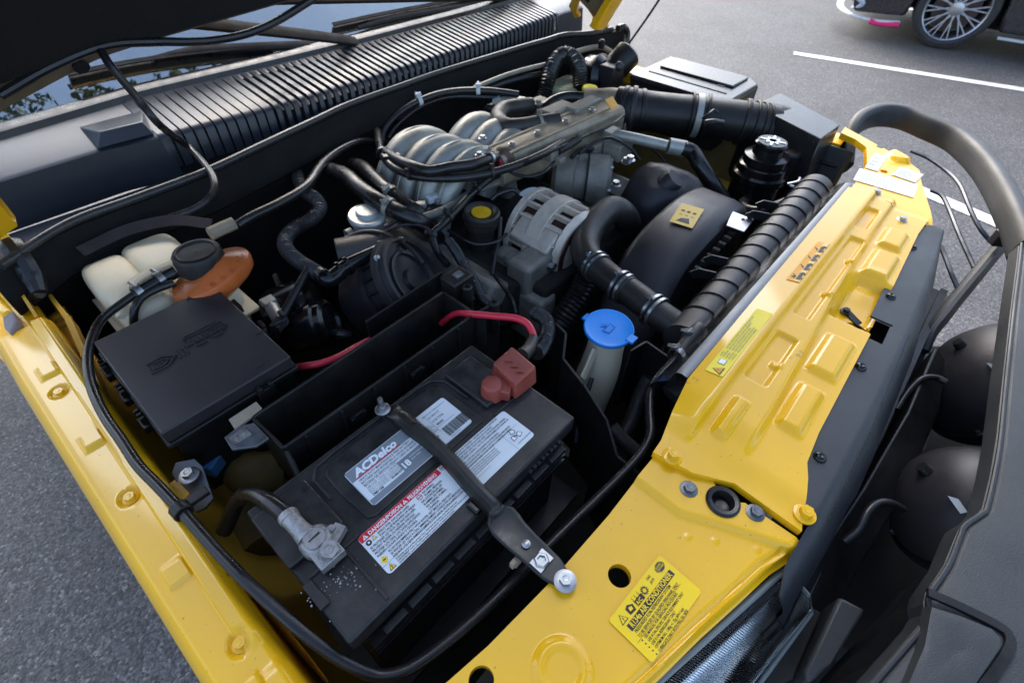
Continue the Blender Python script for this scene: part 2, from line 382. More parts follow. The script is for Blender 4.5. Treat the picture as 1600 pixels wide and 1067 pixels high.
def hfield(bm, rows_xy, zf, holes=(), th=.0016, skirt=.012):
    """pressed sheet metal: grid of (x,y) rows lifted by zf, holes cut, outer rim turned down"""
    rows = [[V((x, y, zf(x, y))) for x, y in r] for r in rows_xy]
    vs = quadgrid(bm, rows); bm.verts.ensure_lookup_table()
    dead = []
    for f in bm.faces:
        c = f.calc_center_median()
        for hx, hy, hr in holes:
            if (c.x - hx) ** 2 + (c.y - hy) ** 2 < hr * hr: dead.append(f); break
    bmesh.ops.delete(bm, geom=dead, context='FACES')
    lone = [v for v in bm.verts if not v.link_faces]; bmesh.ops.delete(bm, geom=lone, context='VERTS')
    be = [e for e in bm.edges if e.is_boundary]
    for e in be:
        for v in e.verts:
            for hx, hy, hr in holes:
                d = math.hypot(v.co.x - hx, v.co.y - hy)
                if d < hr * 1.5: k = hr / max(d, 1e-6); v.co.x = hx + (v.co.x - hx) * k; v.co.y = hy + (v.co.y - hy) * k
    ex = bmesh.ops.extrude_edge_only(bm, edges=be)
    for g in ex['geom']:
        if isinstance(g, bmesh.types.BMVert): g.co.z -= skirt
def lerp_poly(pts, t):
    L = [0.0]
    for i in range(1, len(pts)): L.append(L[-1] + (V(pts[i]) - V(pts[i - 1])).length)
    d = t * L[-1]
    for i in range(1, len(pts)):
        if d <= L[i] + 1e-9:
            k = (d - L[i - 1]) / max(1e-9, L[i] - L[i - 1]); return V(pts[i - 1]).lerp(V(pts[i]), k)
    return V(pts[-1])
def clone(o, parent, off, rotz=0):
    c = o.copy(); COL.objects.link(c); c.parent = parent; c.location = V(o.location) + V(off); c.rotation_euler.z += rotz; BASE[c] = BASE[parent]; return c
# ================================================================== THE GROUND
bm = NB(); quadgrid(bm, [[V((x, y, 0)) for x in (-300, -6, 0, 12, 300)] for y in (-300, -5, 3, 12, 300)]); structure('asphalt_ground', bm, asphalt())
def line(a, b, w):
    a, b = V(a), V(b); d = (b - a).normalized(); n = V((-d.y, d.x, 0)) * w / 2
    bm = NB(); k = 24
    quadgrid(bm, [[a.lerp(b, i / k) + n * (1 + random.uniform(-.06, .06)), a.lerp(b, i / k) - n * (1 + random.uniform(-.06, .06))] for i in range(k + 1)])
    bmesh.ops.translate(bm, verts=bm.verts[:], vec=(0, 0, .004)); structure('parking_line', bm, WHITE)
p0, p1 = P(1240, 84, 0), P(1600, 141, 0); line(p0, p0 + (p1 - p0) * 3, .105)
p0, p1 = P(1480, 316, 0), P(1560, 350, 0); d = (p1 - p0).normalized(); line(p0 - d * .35, p0 + d * 5, .11)
p0, p1 = P(1352, 12, 0), P(1372, 13, 0); line(p0, p0 + (p1 - p0) * 20, .105)

# ================================================================== THE YELLOW CAR
car = thing('yellow_car', 'yellow off-road car with its bonnet raised over the open engine bay', 'car', (0.7, 1.0, 0.0))

# ---- near front wing (right wing) as pressed sheet
FZ = .985
pads = [P(76, 580, FZ), P(148, 686, FZ), P(283, 889, FZ), P(420, 1062, FZ)]
fb = [P(92, 612, FZ), P(202, 776, FZ), P(375, 1004, FZ)]
def fender_out(y): return -.1115 + (.72 - y) * -.000 if y > .72 else -.1115 + (.72 - y) * .018
def fz(x, y):
    xo = fender_out(y); z = FZ
    e = xo + .016
    if x < e: z -= .022 * ((e - x) / .016) ** 2
    z += .0050 * sstep(-.0640, -.0618, x) * (1 - rr_mask(x, y, -.2, 0, .205, .235, .006))
    if x > -.051: z -= .014 * ((x + .051) / .009) ** 2
    z -= .0022 * sstep(-.0795, -.0835, x) * 0
    for p in pads: z += .0042 * rr_mask(x, y, -.0835, -.0640, p.y - .012, p.y + .012, .0012)
    for p in fb:
        d = math.hypot(x - p.x, y - p.y); z -= .0035 * (1 - sstep(.0085, .0115, d))
    return z
rows = []
NY = 300
for i in range(NY + 1):
    y = -.02 + (.815 + .02) * i / NY
    rows.append([(fender_out(y) + (-.042 - fender_out(y)) * (j / 46), y) for j in range(47)])
bm = NB(); hfield(bm, rows, fz, skirt=.22); wing = part('front_wing', bm, YEL, car, ang=50)
for p in fb:
    bm = NB(); hexbolt(bm, V((p.x, p.y, FZ - .0037)), .0052, .0065, rot=random.random()); part('bolt', bm, YEL, wing)
# inner wing: dusty yellow wall and shelf under the flange
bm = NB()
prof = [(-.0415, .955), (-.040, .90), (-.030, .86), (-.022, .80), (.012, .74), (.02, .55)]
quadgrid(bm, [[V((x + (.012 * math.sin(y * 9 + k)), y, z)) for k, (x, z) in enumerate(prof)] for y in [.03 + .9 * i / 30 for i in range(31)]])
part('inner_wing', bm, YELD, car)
# strut turret shelf with bolt near the tank
c = P(97, 500, .93)
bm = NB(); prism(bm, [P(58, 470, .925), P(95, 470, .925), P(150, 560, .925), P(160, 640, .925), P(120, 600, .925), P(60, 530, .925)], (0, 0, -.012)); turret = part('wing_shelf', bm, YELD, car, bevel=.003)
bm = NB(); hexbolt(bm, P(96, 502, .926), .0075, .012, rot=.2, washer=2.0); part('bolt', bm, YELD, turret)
bm = NB(); strap(bm, [P(70, 450, .95), P(100, 490, .955), P(112, 505, .955), P(150, 590, .95), P(185, 670, .945)], [.004, .006, .008, .008, .006], .022, up=(0, 0, 1)); part('wing_brace', bm, YELD, car, bevel=.001)

# ---- near headlight panel
HZ = .983
crease = [P(930, 700, HZ), P(996, 757, HZ), P(1060, 806, HZ), P(1134, 828, HZ), P(1208, 853, HZ), P(1300, 885, HZ)]
def side(x, y, pl):
    best = 9; sg = 1
    for a, b in zip(pl[:-1], pl[1:]):
        d = V((b.x - a.x, b.y - a.y)); w = V((x - a.x, y - a.y)); t = max(0, min(1, w.dot(d) / d.length_squared)); q = (w - d * t).length
        if q < best: best = q; sg = 1 if d.x * w.y - d.y * w.x > 0 else -1
    return best * sg
hl_out = [(-.05, .026), (.02, -.006), (.10, -.026), (.165, -.042), (.215, -.053), (.27, -.067), (.312, -.077), (.325, -.082), (.336, -.086), (.356, -.088)]
def interp(tab, x):
    if x <= tab[0][0]: return tab[0][1]
    for (a, b), (c, d) in zip(tab[:-1], tab[1:]):
        if x <= c: return b + (d - b) * (x - a) / (c - a)
    return tab[-1][1]
emb = P(878, 1046, HZ); embr = S(emb, 50)
dimp = [P(1075, 838, HZ), P(1117, 844, HZ), P(1183, 858, HZ)]
def hz(x, y):
    s = side(x, y, crease); up = sstep(-.002, .0045, s) if s < 1 else 1
    z = HZ + .0065 * up
    yo = interp(hl_out, x); t = y - yo
    z -= .010 * (1 - sstep(.000, .009, t)) * (1 - .5 * up)
    z -= .0035 * rr_mask(x, y, -1, 1, yo + .008, yo + .013, .002) * (1 - up)
    d = math.hypot(x - emb.x, y - emb.y); z += .0042 * (1 - sstep(embr * .72, embr * 1.0, d)) - .0020 * (1 - sstep(embr * .5, embr * .66, d))
    for p in dimp: z += .0008 * (1 - sstep(.002, .004, math.hypot(x - p.x, y - p.y)))
    z -= .02 * sstep(.03, -.03, x) * 0
    return z
def hl_in(x): return interp([(-.05, .135), (.0, .105), (.037, .0905), (.08, .0835), (.16, .0765), (.25, .0735), (.31, .0745), (.356, .074)], x)
rows = [[(-.05 + .406 * i / 190, interp(hl_out, -.05 + .406 * i / 190) + (hl_in(-.05 + .406 * i / 190) - interp(hl_out, -.05 + .406 * i / 190)) * j / 76) for j in range(77)] for i in range(191)]
h1, h2, gm = P(968, 899, HZ), P(752, 1062, HZ), P(1129, 784, HZ + .006)
bm = NB(); hfield(bm, rows, hz, holes=[(h1.x, h1.y, S(h1, 18)), (h2.x, h2.y, S(h2, 20)), (gm.x, gm.y, S(gm, 22))], skirt=.010)
hlp = part('headlight_panel', bm, YEL, car, ang=50)
bm = NB(); lathe(bm, [(.0105, -.012), (.0115, .000), (.0118, .0026), (.0155, .0032), (.0178, .0018), (.0178, 0.0003), (.014, -.004), (.0135, -.03), (.006, -.034), (0, -.034)], V((gm.x, gm.y, HZ + .0065)), n=36); part('rubber_grommet', bm, RUB, hlp)
bm = NB(); lathe(bm, [(.004, -.022), (.0075, -.018), (.0075, -.010), (.005, -.008), (0, -.012)], V((gm.x + .002, gm.y - .002, HZ + .006)), n=12); part('adjuster_end', bm, ALUW, hlp)
for p, r in ((P(1076, 764, HZ + .0065), .0062), (P(1180, 801, HZ + .0065), .0062)):
    bm = NB(); hexbolt(bm, p - V((0, 0, .0004)), r, .007, rot=random.random(), washer=1.55); part('bolt', bm, STEEL, hlp, label='grey painted hex bolt')
# dark things under the round holes
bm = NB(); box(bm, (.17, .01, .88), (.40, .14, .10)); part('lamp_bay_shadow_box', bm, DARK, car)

# ---- slam panel (radiator cross panel)
SZ = 1.0
near_e = [P(1025, 704, SZ), P(1084, 735, SZ), P(1151, 749, SZ), P(1259, 826, SZ)]
def xnear(y): return interp([(-.085, .362), (-.008, .366), (.031, .345), (.075, .338), (.1, .338)], y)
def sz(x, y):
    z = SZ + .010 * sstep(.052, .060, y) - .20 * max(0.0, y - .0635)   # raised rear strip falling to the rear
    rear = sstep(interp([(.3, -.004), (.48, -.001), (.66, .009), (.83, .018), (.96, .022), (1.2, .022)], x) - .005, interp([(.3, -.004), (.48, -.001), (.66, .009), (.83, .018), (.96, .022), (1.2, .022)], x) + .006, y)
    z += .009 * rear * sstep(.395, .44, x)
    body = sstep(.37, .405, x)
    z = z * body + (.9945 + .003 * sstep(-.02, .05, y)) * (1 - body)
    for x0, x1, y0, y1 in ((.505, .612, .022, .048), (.665, .925, .026, .047), (.965, 1.045, .035, .055)):
        z -= .0058 * rr_mask(x, y, x0, x1, y0, y1, .0032) * body
    for x0 in (.545, .735, .845):
        z += .0045 * rr_mask(x, y, x0, x0 + .012, .020, .031, .003)
    z += .0065 * rr_mask(x, y, .405, .465, .026, .040, .004)    # near rib
    for x0, x1, y0, y1 in ((.468, .550, -.036, -.010), (.580, .665, -.038, -.006), (.845, .925, -.030, .004), (.945, 1.01, -.024, .008)):
        z += .0080 * rr_mask(x, y, x0, x1, y0, y1, .0060)
    z -= .016 * rr_mask(x, y, .715, .835, -.05, .008, .010)     # latch well
    z += .004 * rr_mask(x, y, .79, .85, -.03, .0, .02)
    z -= .012 * sstep(1.085, 1.125, x)
    z -= .004 * (1 - sstep(.086, .092, -(-y))) * 0
    return z
rows = []
for i in range(481):
    t = i / 480; r = []
    for j in range(111):
        s = j / 110
        y0 = interp([(.33, -.084), (.40, -.064), (.42, -.056), (.47, -.052), (.7, -.048), (1.03, -.036), (1.14, -.040)], .34 + .8 * t); y1 = interp([(.33, .076), (.36, .078), (.40, .088), (.45, .097), (.7, .100), (1.14, .104)], .34 + .8 * t)
        y = y0 + (y1 - y0) * s; x = xnear(y) + (1.138 - xnear(y)) * t; r.append((x, y))
    rows.append(r)
lh = P(1388, 320, SZ)
bm = NB(); hfield(bm, rows, sz, holes=[(lh.x, lh.y, .011), (.722, -.030, .016)], skirt=.010); slam = part('slam_panel', bm, YEL, car, ang=50)
for px, py, r in ((1050, 714, .0066), (1257, 803, .0068)):
    p = P(px, py, .996); bm = NB(); hexbolt(bm, V((p.x, p.y, sz(p.x, p.y) - .0005)), r, .010, rot=random.random(), washer=1.65); part('bolt', bm, YEL, slam)
for px, py in ((1367, 306), (1411, 341)):
    p = P(px, py, 1.004); bm = NB(); hexbolt(bm, V((p.x, p.y, sz(p.x, p.y) - .0005)), .006, .008, washer=1.5); part('bolt', bm, ZINC, slam)
# bonnet latch hook in the well
bm = NB(); a = P(1318, 482, .986); b = P(1340, 505, .984); strap(bm, [a, b, P(1358, 520, .976)], .012, .003); hexbolt(bm, P(1321, 487, .9875), .005, .006)
part('latch_hook', bm, BLK, car, bevel=.0006)
# bare metal strip and rubber strip along the rear edge of the slam panel
bm = NB(); quadgrid(bm, [[V((x, y, z)) for y, z in ((.099, 1.0075), (.107, 1.009), (.114, 1.006), (.1155, .996), (.112, .985))] for x in (.452, .6, .8, 1.0, 1.115)]); part('seal_strip', bm, STEEL, car)
bm = NB(); quadgrid(bm, [[V((x, y, z)) for y, z in ((.116, .999), (.130, .985), (.142, .962))] for x in (.44, .6, .8, 1.0, 1.14)]); part('radiator_seal_flap', bm, BLKG, car)

# ---- far headlight panel and far wing
FH = .98
inn = [(1.125, .103), (1.194, .105), (1.30, .113), (1.385, .138), (1.412, .170), (1.425, .207)]
out = [(1.125, -.052), (1.181, -.035), (1.29, .004), (1.348, .020), (1.372, .045), (1.466, .21)]
pad2 = P(1405, 247, FH)
def fh(x, y):
    d = math.hypot((x - pad2.x) * .8, (y - pad2.y)); return FH + .010 * (1 - sstep(.020, .026, d)) - .004 * (1 - sstep(1.125, 1.15, x))
rows = []
for i in range(61):
    a, b = lerp_poly([V((*p, 0)) for p in out], i / 60), lerp_poly([V((*p, 0)) for p in inn], i / 60)
    rows.append([(a.x + (b.x - a.x) * j / 40, a.y + (b.y - a.y) * j / 40) for j in range(41)])
hh = [P(1375, 230, FH), P(1381, 268, FH)]
bm = NB(); hfield(bm, rows, fh, holes=[(p.x, p.y, .008) for p in hh], skirt=.014); part('far_headlight_panel', bm, YEL, car, ang=50)
bm = NB()
for y in [.20 + .86 * i / 20 for i in range(21)]: pass
rw = []
for i in range(21):
    y = .195 + .83 * i / 20; xx = 1.445 + .055 * sstep(.2, .55, y)
    rw.append([V((xx - .02, y, .90)), V((xx - .018, y, .953)), V((xx, y, .958)), V((xx + .035, y, .958)), V((xx + .052, y, .950)), V((xx + .062, y, .92)), V((xx + .07, y, .55))])
quadgrid(bm, rw); part('far_front_wing', bm, YEL, car)
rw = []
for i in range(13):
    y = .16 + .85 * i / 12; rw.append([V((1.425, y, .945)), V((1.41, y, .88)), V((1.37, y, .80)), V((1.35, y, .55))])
bm = NB(); quadgrid(bm, rw); part('far_inner_wing', bm, YEL_SHADE, car)

# ---- black trim strip in front of the slam panel
yr = [(.285, -.092), (.318, -.083), (.383, -.084), (.388, -.080), (.402, -.064), (.42, -.058), (.47, -.048), (.70, -.039), (.9, -.032), (1.035, -.026), (1.09, -.045)]
yf = [(.285, -.112), (.40, -.117), (.55, -.121), (.77, -.115), (.95, -.100), (1.09, -.078)]
TZ = .9965
def tz(x, y):
    t = (y - interp(yf, x)) / max(.004, -.055 - interp(yf, x) + .0)
    z = TZ - .001 * x
    z -= .050 * max(0, 1 - t / .55) ** 2.2
    z -= .0015 * rr_mask(x, y, .2, 1.1, -.0825, -.081, .0006) * 0
    if x < .40: z -= .008 * sstep(.40, .33, x)
    return z
rows = []
for i in range(201):
    x = .292 + (1.088 - .292) * i / 200; a, b = interp(yf, x), interp(yr, x); rows.append([(x, a + (b - a) * j / 34) for j in range(35)])
bm = NB()
vs = quadgrid(bm, [[V((x, y, tz(x, y))) for x, y in r] for r in rows])
dead = [f for f in bm.faces if .700 < f.calc_center_median().x < .752 and f.calc_center_median().y > -.066]
bmesh.ops.delete(bm, geom=dead, context='FACES'); bmesh.ops.delete(bm, geom=[v for v in bm.verts if not v.link_faces], context='VERTS')
ex = bmesh.ops.extrude_edge_only(bm, edges=[e for e in bm.edges if e.is_boundary])
for g in ex['geom']:
    if isinstance(g, bmesh.types.BMVert): g.co.z -= .07 if g.co.z < .965 else .003
trim = part('grille_top_trim', bm, TRIM, car, ang=40)
for px, py in ((1345, 573), (1392, 463), (1426, 386), (1281, 714)):
    p = P(px, py, TZ); zt = tz(p.x, p.y)
    bm = NB(); lathe(bm, [(.0072, -.001), (.0072, .001), (.0055, .0035), (.003, .0045), (.0018, .0035), (0, .0033)], V((p.x, p.y, zt)), n=20); part('push_rivet', bm, BLKG, trim)
for k in range(38):                                                  # perforated crease of the strip
    x = .40 + .0095 * k; bm = NB() if k == 0 else bm
    y = interp([(.40, -.0985), (.55, -.098), (.77, -.0895)], x); box(bm, (x, y, tz(x, y) + .0002), (.0065, .0011, .0012))
o = part('crease_perforation', bm, BLKG, trim)

# ---- bonnet slam and cowl at the windscreen end
def seal_y(x): return interp([(-.06, .90), (.025, .955), (.27, .967), (.63, 1.043), (.9, 1.055), (1.2, 1.045), (1.40, 1.032), (1.47, .99), (1.60, .955)], x)
SEALZ = 1.03
bm = NB(); tube(bm, [V((x, seal_y(x), SEALZ)) for x in (-.05, .05, .15, .27, .4, .52, .63, .78, .9, 1.05, 1.2, 1.32, 1.40, 1.47, 1.56)], .0075, n=12); part('bulkhead_seal', bm, SEAL, car)
# bulkhead front wall below the seal, stepped
bm = NB(); rw = []
for i in range(41):
    x = -.07 + 1.68 * i / 40; y = seal_y(x)
    rw.append([V((x, y + .012, 1.026)), V((x, y - .004, 1.022)), V((x, y - .008, 1.005)), V((x, y - .016, .995)), V((x, y - .018, .965)), V((x, y - .004, .955)), V((x, y + .01, .90)), V((x, y + .012, .50))])
quadgrid(bm, rw); part('bulkhead', bm, FELT, car)
# channel between seal and cowl
bm = NB(); rw = []
for i in range(41):
    x = -.07 + 1.68 * i / 40; y = seal_y(x)
    yc = 1.085
    rw.append([V((x, y + .010, 1.022)), V((x, y + .014, 1.0)), V((x, max(y + .03, 1.03), .990)), V((x, max(y + .035, yc), .985))])
quadgrid(bm, rw); part('cowl_gutter', bm, COWL, car)
def cowl_front(x): return interp([(-.08, 1.105), (.165, 1.110), (.28, 1.083), (.45, 1.066), (.675, 1.060), (1.0, 1.070), (1.30, 1.095), (1.495, 1.113)], x)
def cowl_back(x): return interp([(-.08, 1.205), (.05, 1.215), (.30, 1.245), (.53, 1.235), (.80, 1.228), (1.45, 1.24)], x)
G0, G1 = .262, 1.462
CFZ, CBZ = 1.060, 1.078
def cowl_rows(xs, inset=0.0):
    return [[V((x, cowl_back(x), CBZ - inset)), V((x, cowl_front(x) + .006, CFZ + .001 - inset)), V((x, cowl_front(x), CFZ - .004 - inset)), V((x, cowl_front(x) - .006, 1.0)), V((x, cowl_front(x) - .006, .98))] for x in xs]
bm = NB(); xs = [-.09 + (G0 + .09) * i / 12 for i in range(13)]; quadgrid(bm, cowl_rows(xs)); cowl = part('cowl_panel', bm, COWL, car)
bm = NB(); xs = [G1 + (1.60 - G1) * i / 4 for i in range(5)]; quadgrid(bm, cowl_rows(xs)); part('cowl_end', bm, COWL, cowl)
bm = NB(); xs = [G0 + (G1 - G0) * i / 40 for i in range(41)]
quadgrid(bm, [[V((x, cowl_back(x) - .02, CBZ - .0045 - .010 * sstep(.47, .49, x))), V((x, cowl_front(x) + .010, CFZ - .006 - .012 * sstep(.47, .49, x))), V((x, cowl_front(x) + .004, 1.0)), V((x, cowl_front(x) + .004, .98))] for x in xs]); part('grille_backing', bm, BLK, cowl)
bm = NB(); quadgrid(bm, [[V((x, cowl_back(x) - .022, CBZ - .003)), V((x, cowl_back(x), CBZ + .0012)), V((x, cowl_back(x) + .004, CBZ + .001))] for x in xs]); part('grille_rear_rail', bm, COWL, cowl)
# one slat, shared by every other: runs down the top face and over the front edge
nsl = 62
def slat_mesh():
    bm = NB(); prof = [(.155, .018), (.150, .020), (.012, .0035), (.004, .000), (-.001, -.008), (-.002, -.060), (.002, -.062), (.006, -.008), (.02, -.004), (.152, .012)]
    prism(bm, [V((-.0050, y, z)) for y, z in prof], (.0100, 0, 0)); return finish(bm, 'slat', COWL)
sm = slat_mesh()
for k in range(nsl):
    x = G0 + (G1 - G0) * k / (nsl - 1)
    o = bpy.data.objects.new('slat', sm); COL.objects.link(o); o.parent = cowl
    L = cowl_back(x) - cowl_front(x)
    o.location = V((x, cowl_front(x) - .001, CFZ + .0005)) - BASE[car]; o.scale = (1.62 if x < .475 else 1, L / .157, 1)
# washer-jet hump on the solid part of the cowl
bm = NB(); z0 = 1.066
q = [P(124, 199, 1.0745), P(222, 173, 1.0745), P(240, 209, 1.065), P(153, 232, 1.065)]; t = [P(155, 206, 1.085), P(222, 190, 1.085)]
vb = [bm.verts.new(p) for p in q]; vt = [bm.verts.new(p) for p in t]
for f in ((vb[0], vb[1], vt[1], vt[0]), (vb[0], vt[0], vb[3]), (vb[1], vb[2], vt[1]), (vb[3], vt[0], vt[1], vb[2])): bm.faces.new(f)
part('jet_hump', bm, COWL, cowl, bevel=.002)
# lower cowl flange with its screw
bm = NB(); prism(bm, [P(5, 345, .993), P(35, 315, .993), P(48, 322, .993), P(125, 304, .993), P(230, 262, .993), P(180, 268, .993), P(60, 295, .993), P(-20, 305, .993)], (0, 0, -.004)); fl = part('cowl_flange', bm, COWL, cowl, bevel=.001)
bm = NB(); hexbolt(bm, P(109, 302, .9935), .006, .007, washer=1.6); part('screw', bm, ZINC, cowl)
# rubber strip at the foot of the windscreen
bm = NB(); xs = [-.1 + 1.65 * i / 30 for i in range(31)]
quadgrid(bm, [[V((x, cowl_back(x) + dy, CBZ + dz)) for dy, dz in ((.002, -.002), (.006, .010), (.018, .016), (.032, .016), (.046, .010), (.05, .004))] for x in xs]); part('windscreen_rubber', bm, RUB, car)
# windscreen glass, dashboard behind it
bm = NB()
def ws(x, t, d=0.0):
    return V((x, cowl_back(x) + .040 + .53 * t + .05 * math.sin((x + .1) / 1.6 * math.pi) * t - d * .55, CBZ + .004 + .55 * t + d * .8))
rw = [[ws(-.14 + 1.72 * i / 80, t / 30) for t in range(31)] for i in range(81)]
quadgrid(bm, rw); wsg = part('windscreen', bm, GLS, car)
for p in wsg.data.polygons: p.use_smooth = False
if sum(p.normal.z for p in wsg.data.polygons) < 0: wsg.data.flip_normals()
md = wsg.modifiers.new('solid', 'SOLIDIFY'); md.thickness = .005; md.offset = -1
bm = NB(); quadgrid(bm, [[V((x, cowl_back(x) + .07 + q, CBZ - .02 + .02 * math.sin(q * 5))) for q in (0, .1, .2, .35, .6, 1.0)] for x in (-.2, .3, .8, 1.3, 1.7)]); part('dashboard', bm, LINER, car)
# cabin: roof and pillars close the space behind the glass
bm = NB(); quadgrid(bm, [[V((x, y, 1.64 + .03 * math.sin((x + .1) / 1.6 * math.pi))) for y in (1.80, 2.4, 3.2)] for x in (-.14, .3, .72, 1.2, 1.58)]); rf = part('roof', bm, YEL, car)
bm = NB(); quadgrid(bm, [[V((x, y, 1.605)) for y in (1.80, 2.4, 2.9)] for x in (-.14, .72, 1.58)]); part('headlining', bm, LINER, rf)
bm = NB()
for x in (-.15, 1.59): tube(bm, [ws(x, 0), ws(x, .5), ws(x, 1.02)], .03, n=8)
part('windscreen_pillars', bm, BLK, car)
bm = NB(); box(bm, (.72, 2.9, 1.0), (1.7, .05, 1.25)); box(bm, (-.14, 2.3, .85), (.04, 1.3, .9)); box(bm, (1.58, 2.3, .85), (.04, 1.3, .9)); part('cabin_shell', bm, DARK, car)

# wiper arms and blades lying on the glass
def on_ws(px, py, off=.012):
    best = None
    lo, hi = .9, 2.2
    for _ in range(40):
        y = (lo + hi) / 2; p = PY(px, py, y); t = (y - cowl_back(p.x) - .04) / .53
        zs = CBZ + .004 + .55 * t + off
        if p.z > zs: lo = y
        else: hi = y
    return PY(px, py, (lo + hi) / 2)
def wiper(pv, arm, blade, name='wiper'):
    bm = NB(); pts = [PY(*pv[0]) if len(pv[0]) == 3 else pv[0]] + [on_ws(*q, .022) for q in arm]
    tube(bm, pts, [.016, .015] + [.011] * (len(pts) - 3) + [.006], n=8, flat=(.55, 1, (0, -.5, .8)))
    lathe(bm, [(0, -.012), (.016, -.012), (.017, .004), (.012, .012), (0, .013)], pts[0], (0, -.3, .95), 18)
    w = part('wiper_arm', bm, LINER, car)
    bm = NB(); bp = [on_ws(*q, .007) for q in blade]
    strap(bm, bp, .006, .018, up=(0, -.5, .8), smooth=True); part('wiper_blade', bm, RUB, w)
    bm = NB(); bp2 = [p + V((0, -.006, .014)) for p in bp]; strap(bm, bp2, .009, .003, up=(0, -.5, .8), smooth=True); part('wiper_yoke', bm, LINER, w)
wiper([P(632, 84, 1.10)], [(560, 66), (430, 72), (310, 79), (240, 92)], [(110, 128), (200, 109), (300, 94), (425, 80)])
wiper([P(868, 8, 1.10)], [(800, -4), (700, 14), (620, 28), (560, 44)], [(520, 48), (600, 30), (700, 10), (790, -10)])

# ---- bonnet, raised
rear = [(-.055, .955, 1.055), (-.035, .985, 1.085), (.0, 1.02, 1.125), (.063, 1.05, 1.166), (.219, 1.05, 1.206), (.31, 1.05, 1.215), (.59, 1.05, 1.235), (.72, 1.05, 1.238)]
rear = rear + [(1.43 - x, y, z) for x, y, z in rear[-2::-1]]
bdir = V((0, -.50, .866))
def bonnet_pt(t, s, off=0.0):
    p = lerp_poly([V(q) for q in rear], t); c = (p.x - .715)
    nrm = V((0, .866, .50))
    return V((p.x, p.y, p.z)) + bdir * (s * 1.02) + nrm * (off + .05 * (1 - (c / .78) ** 2) * s)
bm = NB(); quadgrid(bm, [[bonnet_pt(i / 60, s / 10, .018) for s in range(11)] for i in range(61)]); bon = part('bonnet', bm, YEL, car)
md = bon.modifiers.new('solid', 'SOLIDIFY'); md.thickness = .004
bm = NB(); quadgrid(bm, [[bonnet_pt(i / 60, s, o) for s, o in ((.0, .02), (.0, .004), (.012, 0), (.05, .0), (.06, .01), (.065, .017))] for i in range(61)]); part('bonnet_rear_frame', bm, TAN, bon)
bm = NB(); quadgrid(bm, [[bonnet_pt(.045 + .91 * i / 60, s, o) for s, o in ((.008 + .04 * (1 - sstep(.04, .24, i / 60)) , .014), (.012 + .04 * (1 - sstep(.04, .24, i / 60)), -.006), (.3, -.010), (.97, -.008), (.975, .012))] for i in range(61)]); part('bonnet_liner', bm, LINER, bon)
for t in (0, 1):
    bm = NB(); e = 1 if t == 0 else -1
    quadgrid(bm, [[bonnet_pt(t, s / 10, o) + V((e * dx, 0, 0)) for o, dx in ((.018, 0), (-.012, 0), (-.014, .02), (-.004, .05), (.012, .055))] for s in range(11)]); part('bonnet_side_flange', bm, YEL, bon)
p = PY(125, 103, 1.045); bm = NB(); lathe(bm, [(0, 0), (.011, 0), (.0115, -.003), (0, -.003)], V((p.x, p.y - .002, p.z)), (0, .866, .5), 18); part('frame_hole', bm, LINER, bon)
bm = NB(); tube(bm, [PY(500, -8, 1.03), PY(439, 30, 1.03), PY(390, 52, 1.03), PY(337, 63, 1.035), PY(290, 66, 1.035), PY(243, 66, 1.035), PY(165, 72, 1.03), PY(80, 105, 1.03), PY(0, 150, 1.02)], .0065, n=10); part('bonnet_seal', bm, RUB, bon)
# hinges
def hinge(pts, w):
    bm = NB(); strap(bm, pts, w, .012, up=(1, 0, 0)); hexbolt(bm, pts[1] + V((-.012, 0, 0)), .010, .012, axis=(-1, -.2, .1)); part('bonnet_hinge', bm, YELD, car, bevel=.002)
hinge([P(948, 44, 1.035), P(936, 30, 1.06), P(920, 4, 1.10), P(905, -10, 1.13), P(896, 12, 1.085), P(903, 26, 1.06)], [.016, .022, .024, .03, .03, .02])
bm = NB(); strap(bm, [P(-30, 320, 1.075), P(0, 362, 1.05), P(14, 380, 1.035), P(24, 396, 1.02)], [.022, .020, .02, .02], .012, up=(1, 0, 0)); part('bonnet_hinge', bm, YEL, car, bevel=.002)
bm = NB(); tube(bm, [P(0, 385, 1.02), P(20, 388, 1.03), P(33, 405, 1.02), P(50, 432, 1.0), P(62, 458, .985)], [.012, .017, .017, .016, .010], n=10); tube(bm, [P(62, 458, .985), P(40, 462, .975), P(20, 440, .98)], .008, n=8); part('hinge_gaiter', bm, RUB, car)
bm = NB(); strap(bm, [P(-5, 408, 1.0), P(30, 450, .985), P(62, 500, .96)], .004, .02); part('wing_return_edge', bm, YEL, car)
bm = NB(); prism(bm, [P(-20, 470, 1.005), P(2, 494, 1.0), P(18, 484, 1.0), P(-20, 440, 1.0)], (0, 0, -.03)); part('wing_corner', bm, YEL, car, bevel=.004)
bm = NB(); prism(bm, [P(2, 495, .998), P(18, 483, .998), P(26, 500, .995), P(15, 521, .99), P(6, 512, .99)], (0, 0, -.02)); part('rubber_buffer', bm, mat('pinkish_grey_foam', (.22, .19, .20), .8), car, bevel=.003)
# bonnet stay cable at the far side
bm = NB(); tube(bm, [PX(1034, -6, 1.52), PX(1010, 30, 1.52), PX(986, 64, 1.52), PX(972, 86, 1.50)], .0032, n=6); part('stay_cable', bm, RUB, car)
bm = NB(); tube(bm, [P(965, 45, 1.04), P(975, 43, 1.04), P(980, 52, 1.02), P(978, 75, .99)], .010, n=8); part('hinge_buffer', bm, RUB, car)
